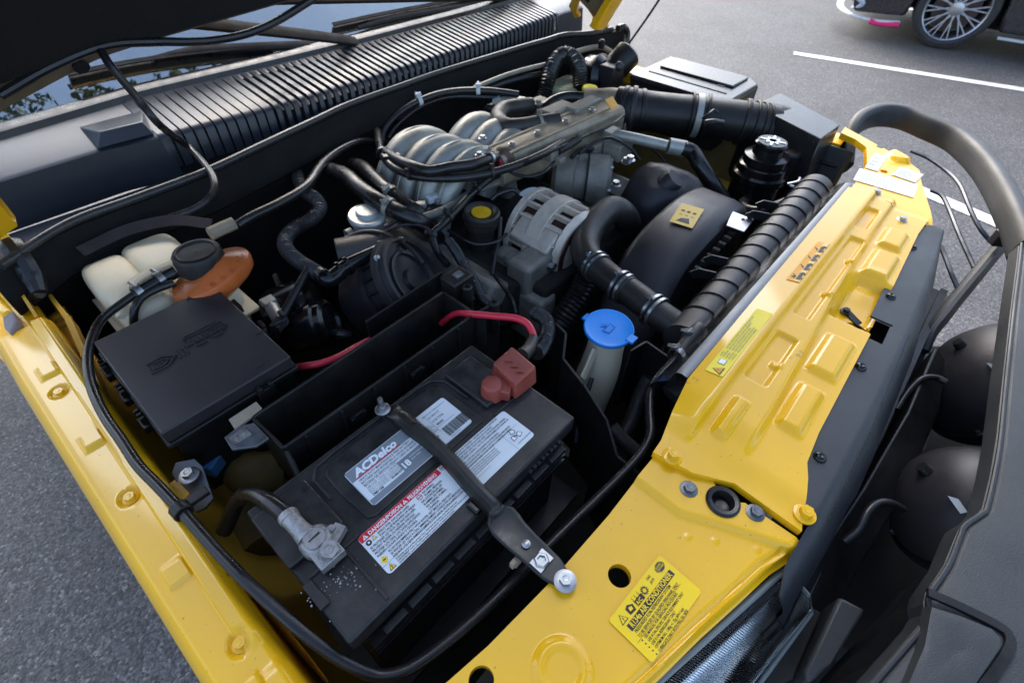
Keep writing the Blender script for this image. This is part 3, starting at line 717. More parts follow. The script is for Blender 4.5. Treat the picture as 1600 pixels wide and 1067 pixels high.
# under tray and chassis close the bay below
bm = NB(); box(bm, (.70, .52, .50), (1.55, 1.20, .03)); part('under_tray', bm, DARK, car)
bm = NB(); box(bm, (.70, -.01, .62), (1.45, .04, .52)); part('front_bulkhead', bm, DARK, car)
bm = NB(); box(bm, (.73, -.055, .950), (.16, .11, .01)); part('latch_plate', bm, DARK, car)
bm = NB(); box(bm, (.70, -.115, .70), (.80, .02, .36)); 
for k in range(7): box(bm, (.70, -.128, .58 + .05 * k), (.8, .012, .012))
part('grille', bm, BLK, car)

# ---- headlight
tl, tr = P(1036, 1058, .962), P(1226, 889, .962); br_, bl_ = P(1266, 955, .905), P(1142, 1124, .905)
tl = tl + (tl - tr) * .5; bl_ = bl_ + (bl_ - br_) * .35
n_ = (tr - tl).cross(bl_ - tl).normalized()
if n_.y > 0: n_ = -n_
bm = NB(); K = 180; rw = []
for i in range(K + 1):
    t = i / K; off = n_ * (.0020 if i % 2 else 0.0)
    a, b = tl.lerp(tr, t), bl_.lerp(br_, t)
    rw.append([a.lerp(b, q / 6) + off + n_ * (.012 * math.sin(q / 6 * math.pi)) for q in range(7)])
quadgrid(bm, rw); bm2 = bm
hl = thing('headlight', 'clear fluted headlight lens tucked under the front edge of the yellow panel', 'headlight', (.25, -.08, .90))
o = part('lens', bm, LENS, hl, ang=10); md = o.modifiers.new('solid', 'SOLIDIFY'); md.thickness = .002; md.offset = -1
bm = NB(); quadgrid(bm, [[tl.lerp(tr, i / 20).lerp(bl_.lerp(br_, i / 20), q / 6) - n_ * (.006 + .03 * math.sin(q / 6 * math.pi)) for q in range(7)] for i in range(21)]); part('reflector', bm, LAMPR, hl)
bm = NB(); tube(bm, [tl, tr, tr.lerp(br_, .5) + n_ * .010, br_, bl_], .0035, n=8, smooth=False)
part('lamp_rim', bm, mat('grey_lamp_rim', (.16, .18, .18), .35, var=.1), hl)
bm = NB(); w_ = [tl, tr, br_, bl_]; prism(bm, [p - n_ * .037 for p in w_], -n_ * .05); prism(bm, [br_ + n_ * .001, bl_ + n_ * .001, bl_ + V((0, .02, -.06)), br_ + V((0, .02, -.06))], V((0, .02, 0))); part('lamp_housing', bm, BLK, hl, bevel=.003)

# ---- lower body: wing sides with wheel arches, doors, wheels and bumper skirt
def body_side(xf, name, sgn):
    bm = NB(); rows = []
    N_ = 60
    for i in range(N_ + 1):
        y = -.02 + 1.30 * i / N_; d = abs(y - .60); zb = .42
        if d < .43: zb = max(zb, .37 + math.sqrt(max(0, .43 ** 2 - d * d)))
        zt = .775 if y < .82 else .94
        zb = min(zb, zt - .005)
        rows.append([V((xf(y) - sgn * (.004 + .045 * (1 - ((zt + (zb - zt) * k / 8) - .45) / .5 if (zt + (zb - zt) * k / 8) > .45 else .045 / .045) * .6), y, zt + (zb - zt) * k / 8)) for k in range(9)])
    quadgrid(bm, rows); return part(name, bm, YEL, car, ang=60)
body_side(lambda y: fender_out(min(y, .8)), 'wing_side', 1)
body_side(lambda y: 1.512 + .055 * sstep(.2, .55, y) - .02, 'far_wing_side', -1)
for x in (-.150, 1.60):
    bm = NB(); e = .01 if x < 0 else -.01
    quadgrid(bm, [[V((x + e * q, y, .42 + .60 * k / 6)) for k, q in ((0, 1), (1, .4), (2, 0), (3, -.4), (4, 0), (5, .6), (6, 1.6))] for y in (1.29, 1.8, 2.4, 3.0)]); dr = part('door', bm, YEL, car)
    bm = NB(); box(bm, (x + (-.012 if x < 0 else .012), 1.62, .90), (.02, .16, .03)); part('door_handle', bm, BLK, dr, bevel=.006)
for x0 in (-.065, 1.455):
    sg = -1 if x0 < 0 else 1; c = V((x0, .60, .36))
    bm = NB(); lathe(bm, [(.22, -.065), (.31, -.075), (.355, -.06), (.36, 0), (.355, .055), (.31, .072), (.23, .066), (.225, .02)], c, (sg, 0, 0), 44, caps=False); wh = part('wheel', bm, TYRE, car)
    bm = NB(); lathe(bm, [(.228, .066), (.215, .06), (.20, .03), (.08, .045), (.05, .055), (0, .055)], c, (sg, 0, 0), 36); part('rim', bm, RIM, wh)
    for k in range(5):
        g = 2 * math.pi * k / 5; bm = NB(); strap(bm, [c + V((sg * .052, .05 * math.cos(g), .05 * math.sin(g))), c + V((sg * .062, .215 * math.cos(g), .215 * math.sin(g)))], .05, .02, up=(sg, 0, 0)); part('spoke', bm, RIM, wh, bevel=.005)
bm = NB(); n_b = 24; rows = []
for i in range(n_b + 1):
    x = -.13 + 1.72 * i / n_b; c = (x - .73) / .86; yb = -.30 + .30 * abs(c) ** 3
    rows.append([V((x, yb + dy, z)) for dy, z in ((.16, .61), (.03, .612), (.0, .59), (-.012, .52), (.0, .44), (.04, .40), (.16, .40))])
quadgrid(bm, rows); part('bumper_skin', bm, GUARD, car, ang=50)

bm = NB(); prism(bm, [V((-.115, .815, .955)), V((-.048, .815, .955)), V((-.048, 1.10, .955)), V((-.09, 1.30, .955)), V((-.150, 1.30, .955))], (0, 0, -.02)); part('scuttle_side', bm, YEL, car, bevel=.004)
bm = NB(); prism(bm, [V((1.50, 1.02, .955)), V((1.59, 1.02, .955)), V((1.60, 1.30, .955)), V((1.52, 1.30, .955))], (0, 0, -.02)); part('scuttle_side', bm, YEL, car, bevel=.004)
bm = NB(); quadgrid(bm, [[V((-.150, 1.29, z)), V((-.10, 1.28, z)), V((-.09, 1.20, z))] for z in (.5, .8, .95, 1.08)]); part('bulkhead_end', bm, YEL, car)
# ================================================================== BATTERY
BZ = .98
fl, fr, bk = P(545, 1012, BZ), P(897, 650, BZ), P(400, 818, BZ)
BX0, BX1, BY0, BY1 = -.030, .302, .165, .346
BX0 = (fl.x + bk.x) / 2; BX1 = fr.x; BY0 = (fl.y + fr.y) / 2; BY1 = bk.y + .02
bat = thing('car_battery', 'black car battery with white and grey printed labels under a clamp bar', 'battery', ((BX0 + BX1) / 2, (BY0 + BY1) / 2, BZ - .2))
mx_, my_ = (BX0 + BX1) / 2, (BY0 + BY1) / 2; bw, bd = BX1 - BX0, BY1 - BY0
bm = NB(); box(bm, (mx_, my_, BZ - .125), (bw - .022, bd - .022, .19)); part('case', bm, BATT, bat, bevel=.004)
bm = NB(); box(bm, (mx_, my_, BZ - .013), (bw, bd, .026)); lid = part('lid', bm, BATT, bat, bevel=.003)
bm = NB(); box(bm, (mx_, my_, BZ - .036), (bw - .012, bd - .012, .016)); part('lid_skirt', bm, BATT, bat, bevel=.002)
# ribs along the front ledge
for k in range(9):
    bm = NB(); x = BX0 + .03 + k * (bw - .05) / 9; box(bm, (x + .012, BY0 - .0045, BZ - .034), (.026, .008, .004)); part('ledge_rib', bm, BATT, lid, bevel=.0008)
for k in range(3):
    bm = NB(); box(bm, (mx_, BY0 + .0022, BZ - .052 - k * .012), (bw - .03, .012, .004)); part('case_rib', bm, BATT, bat)
# embossed pattern on the front ledge
bm = NB()
for k in range(8): box(bm, (BX1 - .085 + k * .0075, BY0 - .0015, BZ - .018), (.005, .004, .007 if k % 2 else .004))
part('embossed_mark', bm, BATT, lid)
# raised vent cover
cov = [(.0765, .300), (.078, .3265), (.084, .3335), (.10, .337), (.16, .338), (.222, .338), (.238, .3345), (.2475, .323), (.2505, .256), (.246, .252), (.088, .2505), (.0795, .255)]
bm = NB(); prism(bm, [V((x, y, BZ - .001)) for x, y in cov], (0, 0, .0042)); part('vent_cover', bm, BATT, bat, bevel=.0012)
bm = NB(); c2 = [(.066, .300), (.0665, .332), (.076, .3435), (.10, .346), (.225, .347), (.246, .343), (.257, .330), (.2585, .29)]
strap(bm, [V((x, y, BZ + .001)) for x, y in c2], .003, .005); part('cover_surround', bm, BATT, bat, bevel=.0008)
# grooves between the lid fields
for a, b in (((BX0 + .008, .2475), (.062, .2475)), ((.262, .2485), (BX1 - .004, .2485)), ((.044, BY0 + .004), (.046, .246))):
    bm = NB(); d = V((*b, 0)) - V((*a, 0)); c = (V((*a, BZ)) + V((*b, BZ))) / 2
    box(bm, c + V((0, 0, .0012)), (max(d.x, .003), max(abs(d.y), .003), .003)); part('lid_ridge', bm, BATT, lid, bevel=.0008)
bm = NB(); box(bm, ((BX0 + .05) / 2 + .005, .302, BZ + .0035), (.062, .072, .008)); part('terminal_field', bm, BATT, bat, bevel=.002)
bm = NB(); box(bm, (.285, .298, BZ + .0035), (.046, .075, .008)); part('terminal_field', bm, BATT, bat, bevel=.002)
bm = NB(); box(bm, (BX0 + .004, BY0 + .055, BZ + .001), (.010, .03, .006)); part('lid_catch', bm, BATT, lid, bevel=.001)
bm = NB(); box(bm, (BX0 + .004, BY1 - .04, BZ + .001), (.010, .02, .006)); part('lid_catch', bm, BATT, lid, bevel=.001)
bm = NB(); lathe(bm, [(.0165, 0), (.0165, .002), (.013, .0022), (.012, .0008), (0, .001)], P(460, 836, BZ), n=26); part('terminal_ring', bm, BATT, bat)
bm = NB(); lathe(bm, [(.0032, 0), (.0032, .0012), (.0026, .0012), (.0026, .0002), (0, .0002)], P(672, 728, BZ), n=16); part('charge_eye', bm, BATT, bat)
bm = NB(); box(bm, P(746, 788, BZ + .002), (.018, .016, .008)); part('clamp_lug', bm, BLKG, bat, bevel=.002)
# white crust of corrosion by the negative post
bm = NB()
cc = P(530, 905, BZ)
for k in range(70):
    a, r = random.uniform(0, 6.28), abs(random.gauss(0, .013)); s = random.uniform(.0004, .0013)
    lathe(bm, [(0, 0), (s, 0), (s * .7, s * .7), (0, s * .9)], V((cc.x + r * math.cos(a) * 1.5, cc.y + r * math.sin(a), BZ)), n=5)
o = part('corrosion_crust', bm, LEAD, bat); o['kind'] = 'stuff'

# maker's label
L = Label('maker_label', bat, V((.0915, .2595, BZ + .0034)), (1, 0, 0), (0, 1, 0), .1455, .0535, LBM, .004, label='grey and white maker label with barcode end')
w, h = L.w, L.h
L.rect(.001, h * .70, w * .56, h * .28, LBG, k=1); L.rect(.001, .001, w * .60, h * .13, LBG, k=1); L.rect(w * .60, 0.001, w * .395, h * .97, LBW, k=1, r=.003)
L.rect(.001, h * .15, w * .56, h * .545, LBW, k=1)
L.txt(.008, h * .745, .0140, 'ACDelco', WINK, .034, 1.04, shear=.22, k=3)
L.rect(.008, h * .700, w * .40, h * .025, LBR, k=3)
for i, s in enumerate(('HEAVY DUTY MAINTENANCE FREE BATTERY', 'BATTERIE SANS ENTRETIEN A USAGE INTENSIF', 'BATERIA DE SERVICIO PESADO LIBRE DE MANT.')): L.txt(.007, h * .615 - i * .0042, .0040, s, GINK, .008, .86)
for i in range(3): L.frame(.008 + i * .014, h * .37, .0118, .0042, GINK, .00025); L.txt(.0092 + i * .014, h * .385, .0026, ('850 CCA', '190 RC', '1000 MCA')[i], GINK)
for i in range(4): L.txt(.007, h * .325 - i * .0020, .0018, 'GROUP 31 12 VOLT BATTERY  CONTAINS SULFURIC ACID', GINK)
L.txt(.007, h * .165, .0040, '1981126', INK, .02); L.txt(.033, h * .19, .0036, '31-901CT', INK, .02)
L.rect(w * .33, h * .145, w * .30, h * .27, LBG, k=2); L.txt(w * .335, h * .18, .0112, '18', WINK, .03, k=4); L.txt(w * .43, h * .31, .0023, 'MONTHS FREE REPLACEMENT', WINK, k=4); L.txt(w * .43, h * .24, .0023, 'MOIS / MESES', WINK, k=4)
x0 = w * .68
L.txt(x0 + .008, h * .86, .0022, 'MADE IN USA / FABRIQUE AUX E.-U.'); L.txt(x0 + .012, h * .74, .0042, '31-901CT', GINK, .01); L.txt(x0 + .012, h * .61, .0044, '1/18 TOR', GINK, .01); L.txt(x0 + .014, h * .49, .0040, '86262', INK, .015)
L.txt(x0 - .002, h * .25, .0036, '0230', INK, .02)
for i in range(6): L.rect(x0 - .001, h * .62 - i * .0024, .008 + .002 * (i % 3), .0006, GINK, 'printed_line', 3)
L.rect(x0 + .0105, h * .30, .00035, h * .62, GINK, 'printed_line', 3); L.rect(x0 + .0105, h * .44, .028, .00035, GINK, 'printed_line', 3)
bx = x0 + .0135
for i in range(30):
    bwid = random.choice((.0004, .0004, .0008, .0011)); L.rect(bx, h * .09, bwid, h * .27, INK, 'barcode', 3); bx += bwid + random.choice((.00035, .0006))
L.txt(x0 + .014, h * .035, .0022, '0 36666 55674 3'); L.done()

# danger label
L = Label('warning_label', bat, V((.0595, .1945, BZ + .0004)), (1, 0, 0), (0, 1, 0), .2155, .0510, LBW, .004, label='red and white danger label in small print')
w, h = L.w, L.h
L.rect(.0005, h * .845, .106, h * .15, LBR, k=1, r=.001)
L.tri(.0065, h * .87, .0050, WINK, 2); L.txt(.0058, h * .875, .0036, '!', LBR, .03, k=4); L.txt(.011, h * .870, .0062, 'DANGER/POISON', WINK, .016, .86, k=3)
L.tri(.0575, h * .87, .0050, WINK, 2); L.txt(.0569, h * .875, .0036, '!', LBR, .03, k=4); L.txt(.062, h * .870, .0062, 'PELIGRO/VENENO', WINK, .016, .78, k=3)
L.disc(.0058, h * .765, .0030, INK); L.disc(.0058, h * .765, .0012, WINK, k=3); L.tri(.0125, h * .735, .0048, INK, 1); L.tri(.0125, h * .741, .0037, LBL, 3)
body1 = ('SHIELD EYES. EXPLOSIVE GASES', 'CAN CAUSE BLINDNESS OR INJURY.', 'SE PROTEGER LES YEUX. LES GAZ EXPLOSIFS', 'PEUVENT BLESSER OU RENDRE AVEUGLE.', 'PROTEJA LOS OJOS. LOS GASES EXPLOSIVOS', 'PUEDEN CAUSAR DANOS O CEGUERA.')
for i, s in enumerate(body1): L.txt(.0175 if i < 2 else .003, h * .765 - i * .0037, .0035, s, INK, .006, .82)
body2 = ('NO SPARKS,', 'FLAMES, SMOKING.', "PAS D'ETINCELLES, DE", 'FLAMMES, DE FUMER.', 'NO CHISPAS, FLAMAS,', 'CIGARROS.')
L.ring(.0715, h * .765, .0032, LBR, .0007, 3); L.rect(.0695, h * .76, .004, .0008, INK)
for i, s in enumerate(body2): L.txt(.0765 if i < 2 else .069, h * .765 - i * .0037, .0035, s, INK, .006, .82)
L.ring(.1115, h * .93, .0032, LBR, .0007, 3); L.rect(.1100, h * .92, .003, .0012, INK)
for i, s in enumerate(('KEEP OUT OF REACH OF CHILDREN. / GARDER HORS DE LA PORTEE DES', 'ENFANTS. / MANTENGA FUERA DEL ALCANCE DE LOS NINOS.', 'DO NOT TIP. KEEP VENT CAPS TIGHT AND LEVEL. / NE PAS INCLINER. GARDER', 'OBTURATEURS SERRES A NIVEAU. / NO TIP. CONSERVE FIRMES LOS TAPONES DE')): L.txt(.117, h * .93 - i * .0036, .0032, s, INK, .005, .80)
L.tri(.119, h * .56, .0062, INK, 1); L.tri(.119, h * .568, .0050, LBL, 3)
for i, s in enumerate(('SULFURIC ACID CAN CAUSE BLINDNESS OR SEVERE BURNS.', "L'ACIDE SULFURIQUE PEUT CAUSER LA CECITE OU DES BRULURES GRAVES.", 'ACIDO SULFURICO PUEDE CAUSAR CEGUERA O QUEMADURAS FUERTES.')): L.txt(.126, h * .63 - i * .0036, .0032, s, INK, .005, .72)
for i, s in enumerate(('FLUSH EYES IMMEDIATELY WITH WATER. GET MEDICAL HELP FAST.', "SE RINCER LES YEUX A L'EAU IMMEDIATEMENT. CONSULTER UN MEDECIN RAPIDEMENT.", 'ENJUAGE LOS OJOS INMEDIATAMENTE CON AGUA. ACUDA RAPIDO CON EL MEDICO.')): L.txt(.0135, h * .325 - i * .0036, .0034, s, INK, .006, .82)
L.poly([(.006, h * .20), (.010, h * .285), (.006, h * .37), (.002, h * .285)], LBY, 'warning_symbol', 1); L.rect(.0045, h * .275, .003, .0012, INK, k=3)
for i, s in enumerate(('WARNING: Cancer and Reproductive Harm. Wash hands after handling. www.P65Warnings.ca.gov', "AVERTISSEMENT: Cancer et Troubles de l'appareil reproducteur. Se laver les mains apres avoir manipule le produit.", 'ADVERTENCIA: Cancer y Danos Reproductivos. Lavese las manos despues de manipular.')): L.txt(.0135, h * .115 - i * .0026, .0024, s, INK, .006, .84)
L.tri(.0068, h * .03, .0068, INK, 1); L.tri(.0068, h * .040, .0053, LBY, 3); L.txt(.0062, h * .05, .0042, '!', INK, .03, k=5)
L.rect(.0005, h * .185, .15, .0003, GINK, 'printed_line', 2); L.rect(.116, h * .55, .0003, h * .25, GINK, 'printed_line', 2)
L.rect(.187, h * .02, .0003, h * .55, GINK, 'printed_line', 2); L.rect(.116, h * .50, .095, .0003, GINK, 'printed_line', 2)
for k in range(3):
    a = math.radians(90 + 120 * k); cx, cy = .199 + .0052 * math.cos(a), h * .33 + .0052 * math.sin(a)
    L.poly([(cx + .0045 * math.cos(a + q), cy + .0045 * math.sin(a + q)) for q in (.2, 2.0, 3.6, 4.8)], GINK, 'recycling_mark', 2); L.poly([(cx + .0033 * math.cos(a + q), cy + .0033 * math.sin(a + q)) for q in (.2, 2.0, 3.6, 4.8)], WINK, 'recycling_mark', 3)
L.txt(.1955, h * .28, .004, 'Pb', INK, .01, k=4); L.txt(.192, h * .10, .0022, 'CONTAINS LEAD RECYCLE', INK)
for i in range(4): L.txt(.126, h * .42 - i * .0027, .0024, 'Battery posts, terminals and related accessories contain lead.', INK, .004, .75)
L.done()

# ---- clamp bar across the battery
clamp = thing('battery_clamp_bar', 'black pressed steel bar clamping the battery down to the yellow panel', 'bracket', tuple(P(745, 770, BZ)))
path = [(604, 638, .990), (622, 645, .992), (650, 668, .996), (672, 685, .9985), (700, 712, .9985), (740, 757, .997), (770, 788, .994), (782, 806, .990), (800, 830, .9885), (845, 872, .9885), (884, 908, .9890)]
pts = [P(*q) for q in path]
bm = NB(); c = catmull(pts, None, 5); rows = []; m_ = len(pts)
wtab = [(0, .012), (.04, .020), (.12, .023), (.3, .020), (.55, .0205), (.64, .020), (.70, .031), (.76, .034), (.86, .028), (.95, .026), (1, .013)]
for i, p in enumerate(c):
    t = i / (len(c) - 1); tg = (c[min(i + 1, len(c) - 1)] - c[max(i - 1, 0)]).normalized(); u, v, _ = frame(tg, (0, 0, 1)); ww = interp(wtab, t)
    arch = .007 * sstep(.05, .15, t) * (1 - sstep(.60, .68, t)); fl_ = .002 * sstep(.6, .7, t) * (1 - sstep(.85, .92, t))
    prof = [(-1, -1.0), (-.80, -.1), (-.45, .75), (0, 1.0), (.45, .75), (.80, -.1), (1, -1.0)]
    rows.append([p + v * (a * ww / 2) + u * (b * arch + (abs(a) ** 3) * fl_) for a, b in prof])
quadgrid(bm, rows); o = part('bar', bm, BRKT, clamp); md = o.modifiers.new('solid', 'SOLIDIFY'); md.thickness = .0028
st = P(598, 640, .992)
bm = NB(); lathe(bm, [(0, -.03), (.0032, -.03), (.0032, .020), (.0026, .022), (0, .022)], st, n=12); hexbolt(bm, st + V((0, 0, .0)), .0062, .008, washer=1.5); part('stud_nut', bm, ZINC, clamp)
p = P(883, 908, .9895); bm = NB(); hexbolt(bm, p, .0060, .0085, washer=1.8); part('bolt', bm, ZINC, clamp)
p = P(846, 876, .9895); bm = NB(); lathe(bm, [(.0035, 0), (.0075, 0), (.0080, .002), (.0065, .004), (.0045, .004), (.004, -.004)], p, n=6); box(bm, p + V((0, 0, .0005)), (.019, .014, .0018)); part('cage_nut', bm, ZINC, clamp)
p = P(822, 850, .9895); bm = NB(); lathe(bm, [(.0045, 0), (.0045, .0012), (.002, .0025), (0, .0025)], p, n=12); part('rivet', bm, ZINC, clamp)
bm = NB(); p = P(808, 876, .978); box(bm, p, (.010, .006, .012)); box(bm, p + V((-.006, 0, .004)), (.006, .005, .010)); part('clip', bm, BEIGE, clamp, bevel=.0008)

# ---- negative terminal and its cable
neg = thing('negative_battery_lead', 'grey lead clamp with thick black cable on the corroded battery post', 'cable', tuple(P(500, 860, BZ)))
bm = NB(); tube(bm, [P(350, 830, .93), P(375, 778, .965), P(398, 773, .985), P(418, 782, .995), P(440, 798, 1.0), P(455, 812, 1.0)], .0085, n=14); part('cable', bm, RUB, neg)
bm = NB(); tube(bm, [P(452, 808, 1.0), P(466, 824, .999), P(480, 838, .996)], [.0092, .0088, .0105], n=14); tube(bm, [P(449, 804, 1.0), P(454, 811, 1.0)], .0100, n=14); part('crimped_sleeve', bm, LEAD, neg)
p = P(498, 850, .984); bm = NB(); lathe(bm, [(0, 0), (.0165, 0), (.0165, .010), (.014, .014), (.0125, .0155), (0, .0155)], p, n=24); box(bm, p + V((.000, -.018, .006)), (.026, .022, .012)); part('post_clamp', bm, LEAD, neg, bevel=.0012)
bm = NB(); q = P(492, 842, 1.0); lathe(bm, [(0, 0), (.0105, 0), (.0108, .0025), (.0098, .004), (0, .004)], q, (.1, -.05, 1), 24); part('post_top', bm, LEAD, neg)
bm = NB(); box(bm, q + V((0, 0, .0041)), (.013, .0014, .001), Matrix.Rotation(.1, 3, 'Z')); part('post_slot', bm, DARK, neg)
bm = NB(); q = P(508, 859, 1.0); hexbolt(bm, q - V((0, 0, .010)), .0088, .018, axis=(.15, -.3, 1), washer=1.1); lathe(bm, [(.0045, .0171), (.0035, .0178), (0, .012)], q - V((0, 0, .010)), (.15, -.3, 1), 6); part('clamp_bolt', bm, LEAD, neg)
bm = NB(); q = P(527, 833, .988); box(bm, q, (.016, .012, .010), Matrix.Rotation(.4, 3, 'Z')); hexbolt(bm, q + V((-.002, .004, .004)), .004, .007, washer=1.2); part('sensor_lug', bm, LEAD, neg, bevel=.001)

# ---- positive terminal cover and its cable
pos = thing('positive_terminal_cover', 'dusty brick-red plastic cover over the positive battery terminal', 'terminal cover', tuple(P(800, 590, BZ)))
bm = NB(); zt = 1.012
top = [P(770, 566, zt), P(800, 540, zt + .004), P(838, 572, zt + .002), P(806, 600, zt - .002)]
q = [p.copy() for p in top]; bot = [V((p.x, p.y, BZ + .002)) + (p - (q[0] + q[2]) / 2) * .12 for p in q]
vt = [bm.verts.new(p) for p in q]; vb = [bm.verts.new(p) for p in bot]
bm.faces.new(vt); bm.faces.new(vb[::-1])
for i in range(4): bm.faces.new((vt[i], vb[i], vb[(i + 1) % 4], vt[(i + 1) % 4]))
part('cover', bm, REDC, pos, bevel=.003)
bm = NB(); b0 = P(769, 598, 1.005); lathe(bm, [(0, -.024), (.0150, -.024), (.0135, -.004), (.0125, 0), (.010, .0008), (0, .0012)], b0, n=24)
hull = P(790, 600, .997); box(bm, hull + V((0, .004, -.006)), (.034, .024, .018), Matrix.Rotation(.5, 3, 'Z')); part('post_cap', bm, REDC, pos, bevel=.002)
for k in range(3):
    bm = NB(); box(bm, P(795 + 9 * k, 563 + 8 * k, zt + .0025), (.004, .010 - .001 * k, .0014), Matrix.Rotation(.6, 3, 'Z')); part('moulded_mark', bm, REDC, pos)
red = thing('red_battery_cable', 'glossy red cable curving into a ribbed sleeve behind the battery', 'cable', tuple(P(790, 500, .95)))
bm = NB(); tube(bm, [P(690, 505, .93), P(712, 490, .965), P(740, 491, .985), P(775, 494, .995), P(805, 497, .998), P(824, 506, .997), P(833, 523, .992), P(834, 545, .985)], .0050, n=12); part('cable', bm, REDW, red)
bm = NB(); tube(bm, [P(838, 490, .94), P(852, 500, .96), P(856, 516, .965), P(850, 536, .97), P(838, 552, .985)], .0105, n=14, corr=(.0042, .0012)); part('ribbed_sleeve', bm, RUB, red)
bm = NB(); tube(bm, [P(834, 528, .990), P(826, 545, .992), P(815, 556, 1.0)], [.0075, .009, .010], n=12); part('boot', bm, RUBD, red)
bm = NB(); tube(bm, [P(400, 600, .90), P(455, 577, .93), P(475, 572, .955), P(500, 568, .96), P(530, 557, .955), P(560, 540, .94), P(600, 520, .91)], .0050, n=12)
single('red_cable', bm, REDW, 'crimson cable leaving the fuse box behind the empty black trough', 'cable')

# ---- battery tray: black walls round and behind the battery
tray = thing('battery_tray', 'black plastic battery tray with an empty open trough behind the battery', 'tray', (.22, .40, .76))
TZ2 = .985
a0, a1 = P(443, 698, TZ2), P(741, 490, TZ2); b0, b1 = P(394, 651, TZ2), P(691, 456, TZ2)
bm = NB(); plate(bm, a0, a1, .80, .004); part('front_wall', bm, TRAY, tray, bevel=.0012)
for k in range(6):
    t = .08 + .16 * k; p = a0.lerp(a1, t); bm = NB(); box(bm, p + V((.001, -.0035, -.05)), (.003, .005, .095)); part('wall_rib', bm, TRAY, tray)
for t, zz in ((.30, .955), (.62, .957)):
    p = a0.lerp(a1, t); bm = NB(); box(bm, V((p.x, p.y - .005, zz)), (.022, .008, .010)); box(bm, V((p.x, p.y - .009, zz + .004)), (.012, .003, .014)); part('wall_clip', bm, TRAY, tray, bevel=.0008)
bm = NB(); plate(bm, b0, b1, .80, .004); part('rear_wall', bm, TRAY, tray, bevel=.0012)
bm = NB(); plate(bm, b0 + V((-.0005, 0, -.001)), a0 + V((-.0005, 0, -.001)), .80, .004); part('end_wall', bm, TRAY, tray, bevel=.001)
bm = NB(); plate(bm, b1 + V((.002, 0, -.001)), a1 + V((.002, 0, -.001)), .80, .004); part('end_wall', bm, TRAY, tray, bevel=.001)
bm = NB(); c0, c1 = P(571, 502, .965), P(690, 424, .985); plate(bm, c0, c1, .80, .004); part('splash_wall', bm, TRAY, tray, bevel=.001)
bm = NB(); plate(bm, P(741, 490, .972), P(780, 468, .972), .80, .004); part('side_wall', bm, TRAY, tray, bevel=.001)
bm = NB(); plate(bm, P(868, 505, .965), P(884, 520, .965), .80, .004); plate(bm, P(884, 520, .965), P(880, 560, .955), .80, .004)
plate(bm, P(880, 560, .955), P(912, 600, .945), .78, .004); plate(bm, P(912, 600, .945), P(948, 655, .93), .75, .004); plate(bm, P(948, 655, .93), P(965, 712, .91), .70, .004); plate(bm, P(965, 712, .91), P(1000, 740, .90), .70, .004)
part('side_wall', bm, TRAY, tray, bevel=.001)
bm = NB(); prism(bm, [V((p.x, p.y, .802)) for p in (a0, a1, b1, b0)], (0, 0, -.006)); box(bm, (mx_, my_, .765), (bw + .05, bd + .03, .01)); part('floor', bm, TRAY, tray)
bm = NB(); p = P(714, 432, .985); box(bm, p + V((0, 0, -.02)), (.042, .034, .045)); part('block', bm, TRAY, tray, bevel=.003)
bm = NB(); q = p + V((0.002, -.001, .003)); box(bm, q, (.016, .013, .002)); lathe(bm, [(.0032, .001), (.006, .001), (.006, .003), (.0032, .003), (.0032, .001)], q, n=6); part('cage_nut', bm, ZINC, tray)
for px, py, zz in ((730, 447, .985), (772, 472, .975), (750, 489, .985)):
    p = P(px, py, zz); bm = NB(); lathe(bm, [(0, -.06), (.0090, -.06), (.0080, -.002), (.0065, 0), (.003, 0), (.003, -.004), (0, -.004)], p, n=16); part('peg', bm, TRAY, tray)
bm = NB(); p = P(384, 676, .985)
prism(bm, [P(350, 683, .988), P(372, 666, .988), P(396, 660, .988), P(420, 684, .988), P(400, 697, .988), P(362, 702, .988)], (0, 0, -.004)); part('mounting_tab', bm, STEEL, tray, bevel=.0008)
bm = NB(); p = P(376, 682, .988); lathe(bm, [(.0035, 0), (.0068, 0), (.0068, .003), (.0035, .003), (.0035, 0)], p, n=6); box(bm, p + V((0, 0, .0008)), (.020, .015, .0016)); part('cage_nut', bm, ZINC, tray)
bm = NB(); prism(bm, [P(357, 655, .986), P(400, 627, .986), P(409, 637, .986), P(367, 671, .986)], (0, 0, -.004)); part('foam_pad', bm, BEIGE, tray, bevel=.0005)
bm = NB(); tube(bm, [P(447, 704, .975), P(462, 735, .965), P(474, 763, .955)], .0035, n=6); part('support_rod', bm, TRAY, tray)

# ================================================================== FUSE BOX
FBZ = 1.0
fb1, fb2, fb3, fb4 = P(251, 682, FBZ), P(456, 552, FBZ), P(327, 444, FBZ), P(148, 537, FBZ)
X0, X1 = (fb1.x + fb4.x) / 2, (fb2.x + fb3.x) / 2; Y0, Y1 = (fb1.y + fb2.y) / 2, (fb3.y + fb4.y) / 2
fus = thing('fuse_box', 'square dark grey fuse box lid with embossed symbols beside the coolant tank', 'fuse box', ((X0 + X1) / 2, (Y0 + Y1) / 2, .84))
cx, cy, sx_, sy_ = (X0 + X1) / 2, (Y0 + Y1) / 2, X1 - X0, Y1 - Y0
bm = NB(); box(bm, (cx, cy, FBZ - .010), (sx_, sy_, .020)); lidf = part('lid', bm, BLKM, fus, bevel=.0025, seg=3)
bm = NB(); box(bm, (cx, cy, FBZ - .0235), (sx_ + .006, sy_ + .006, .007)); part('lid_rim', bm, BLK, fus, bevel=.0015)
bm = NB(); box(bm, (cx, cy, FBZ - .085), (sx_ - .008, sy_ - .008, .115)); part('case', bm, BLK, fus, bevel=.003)
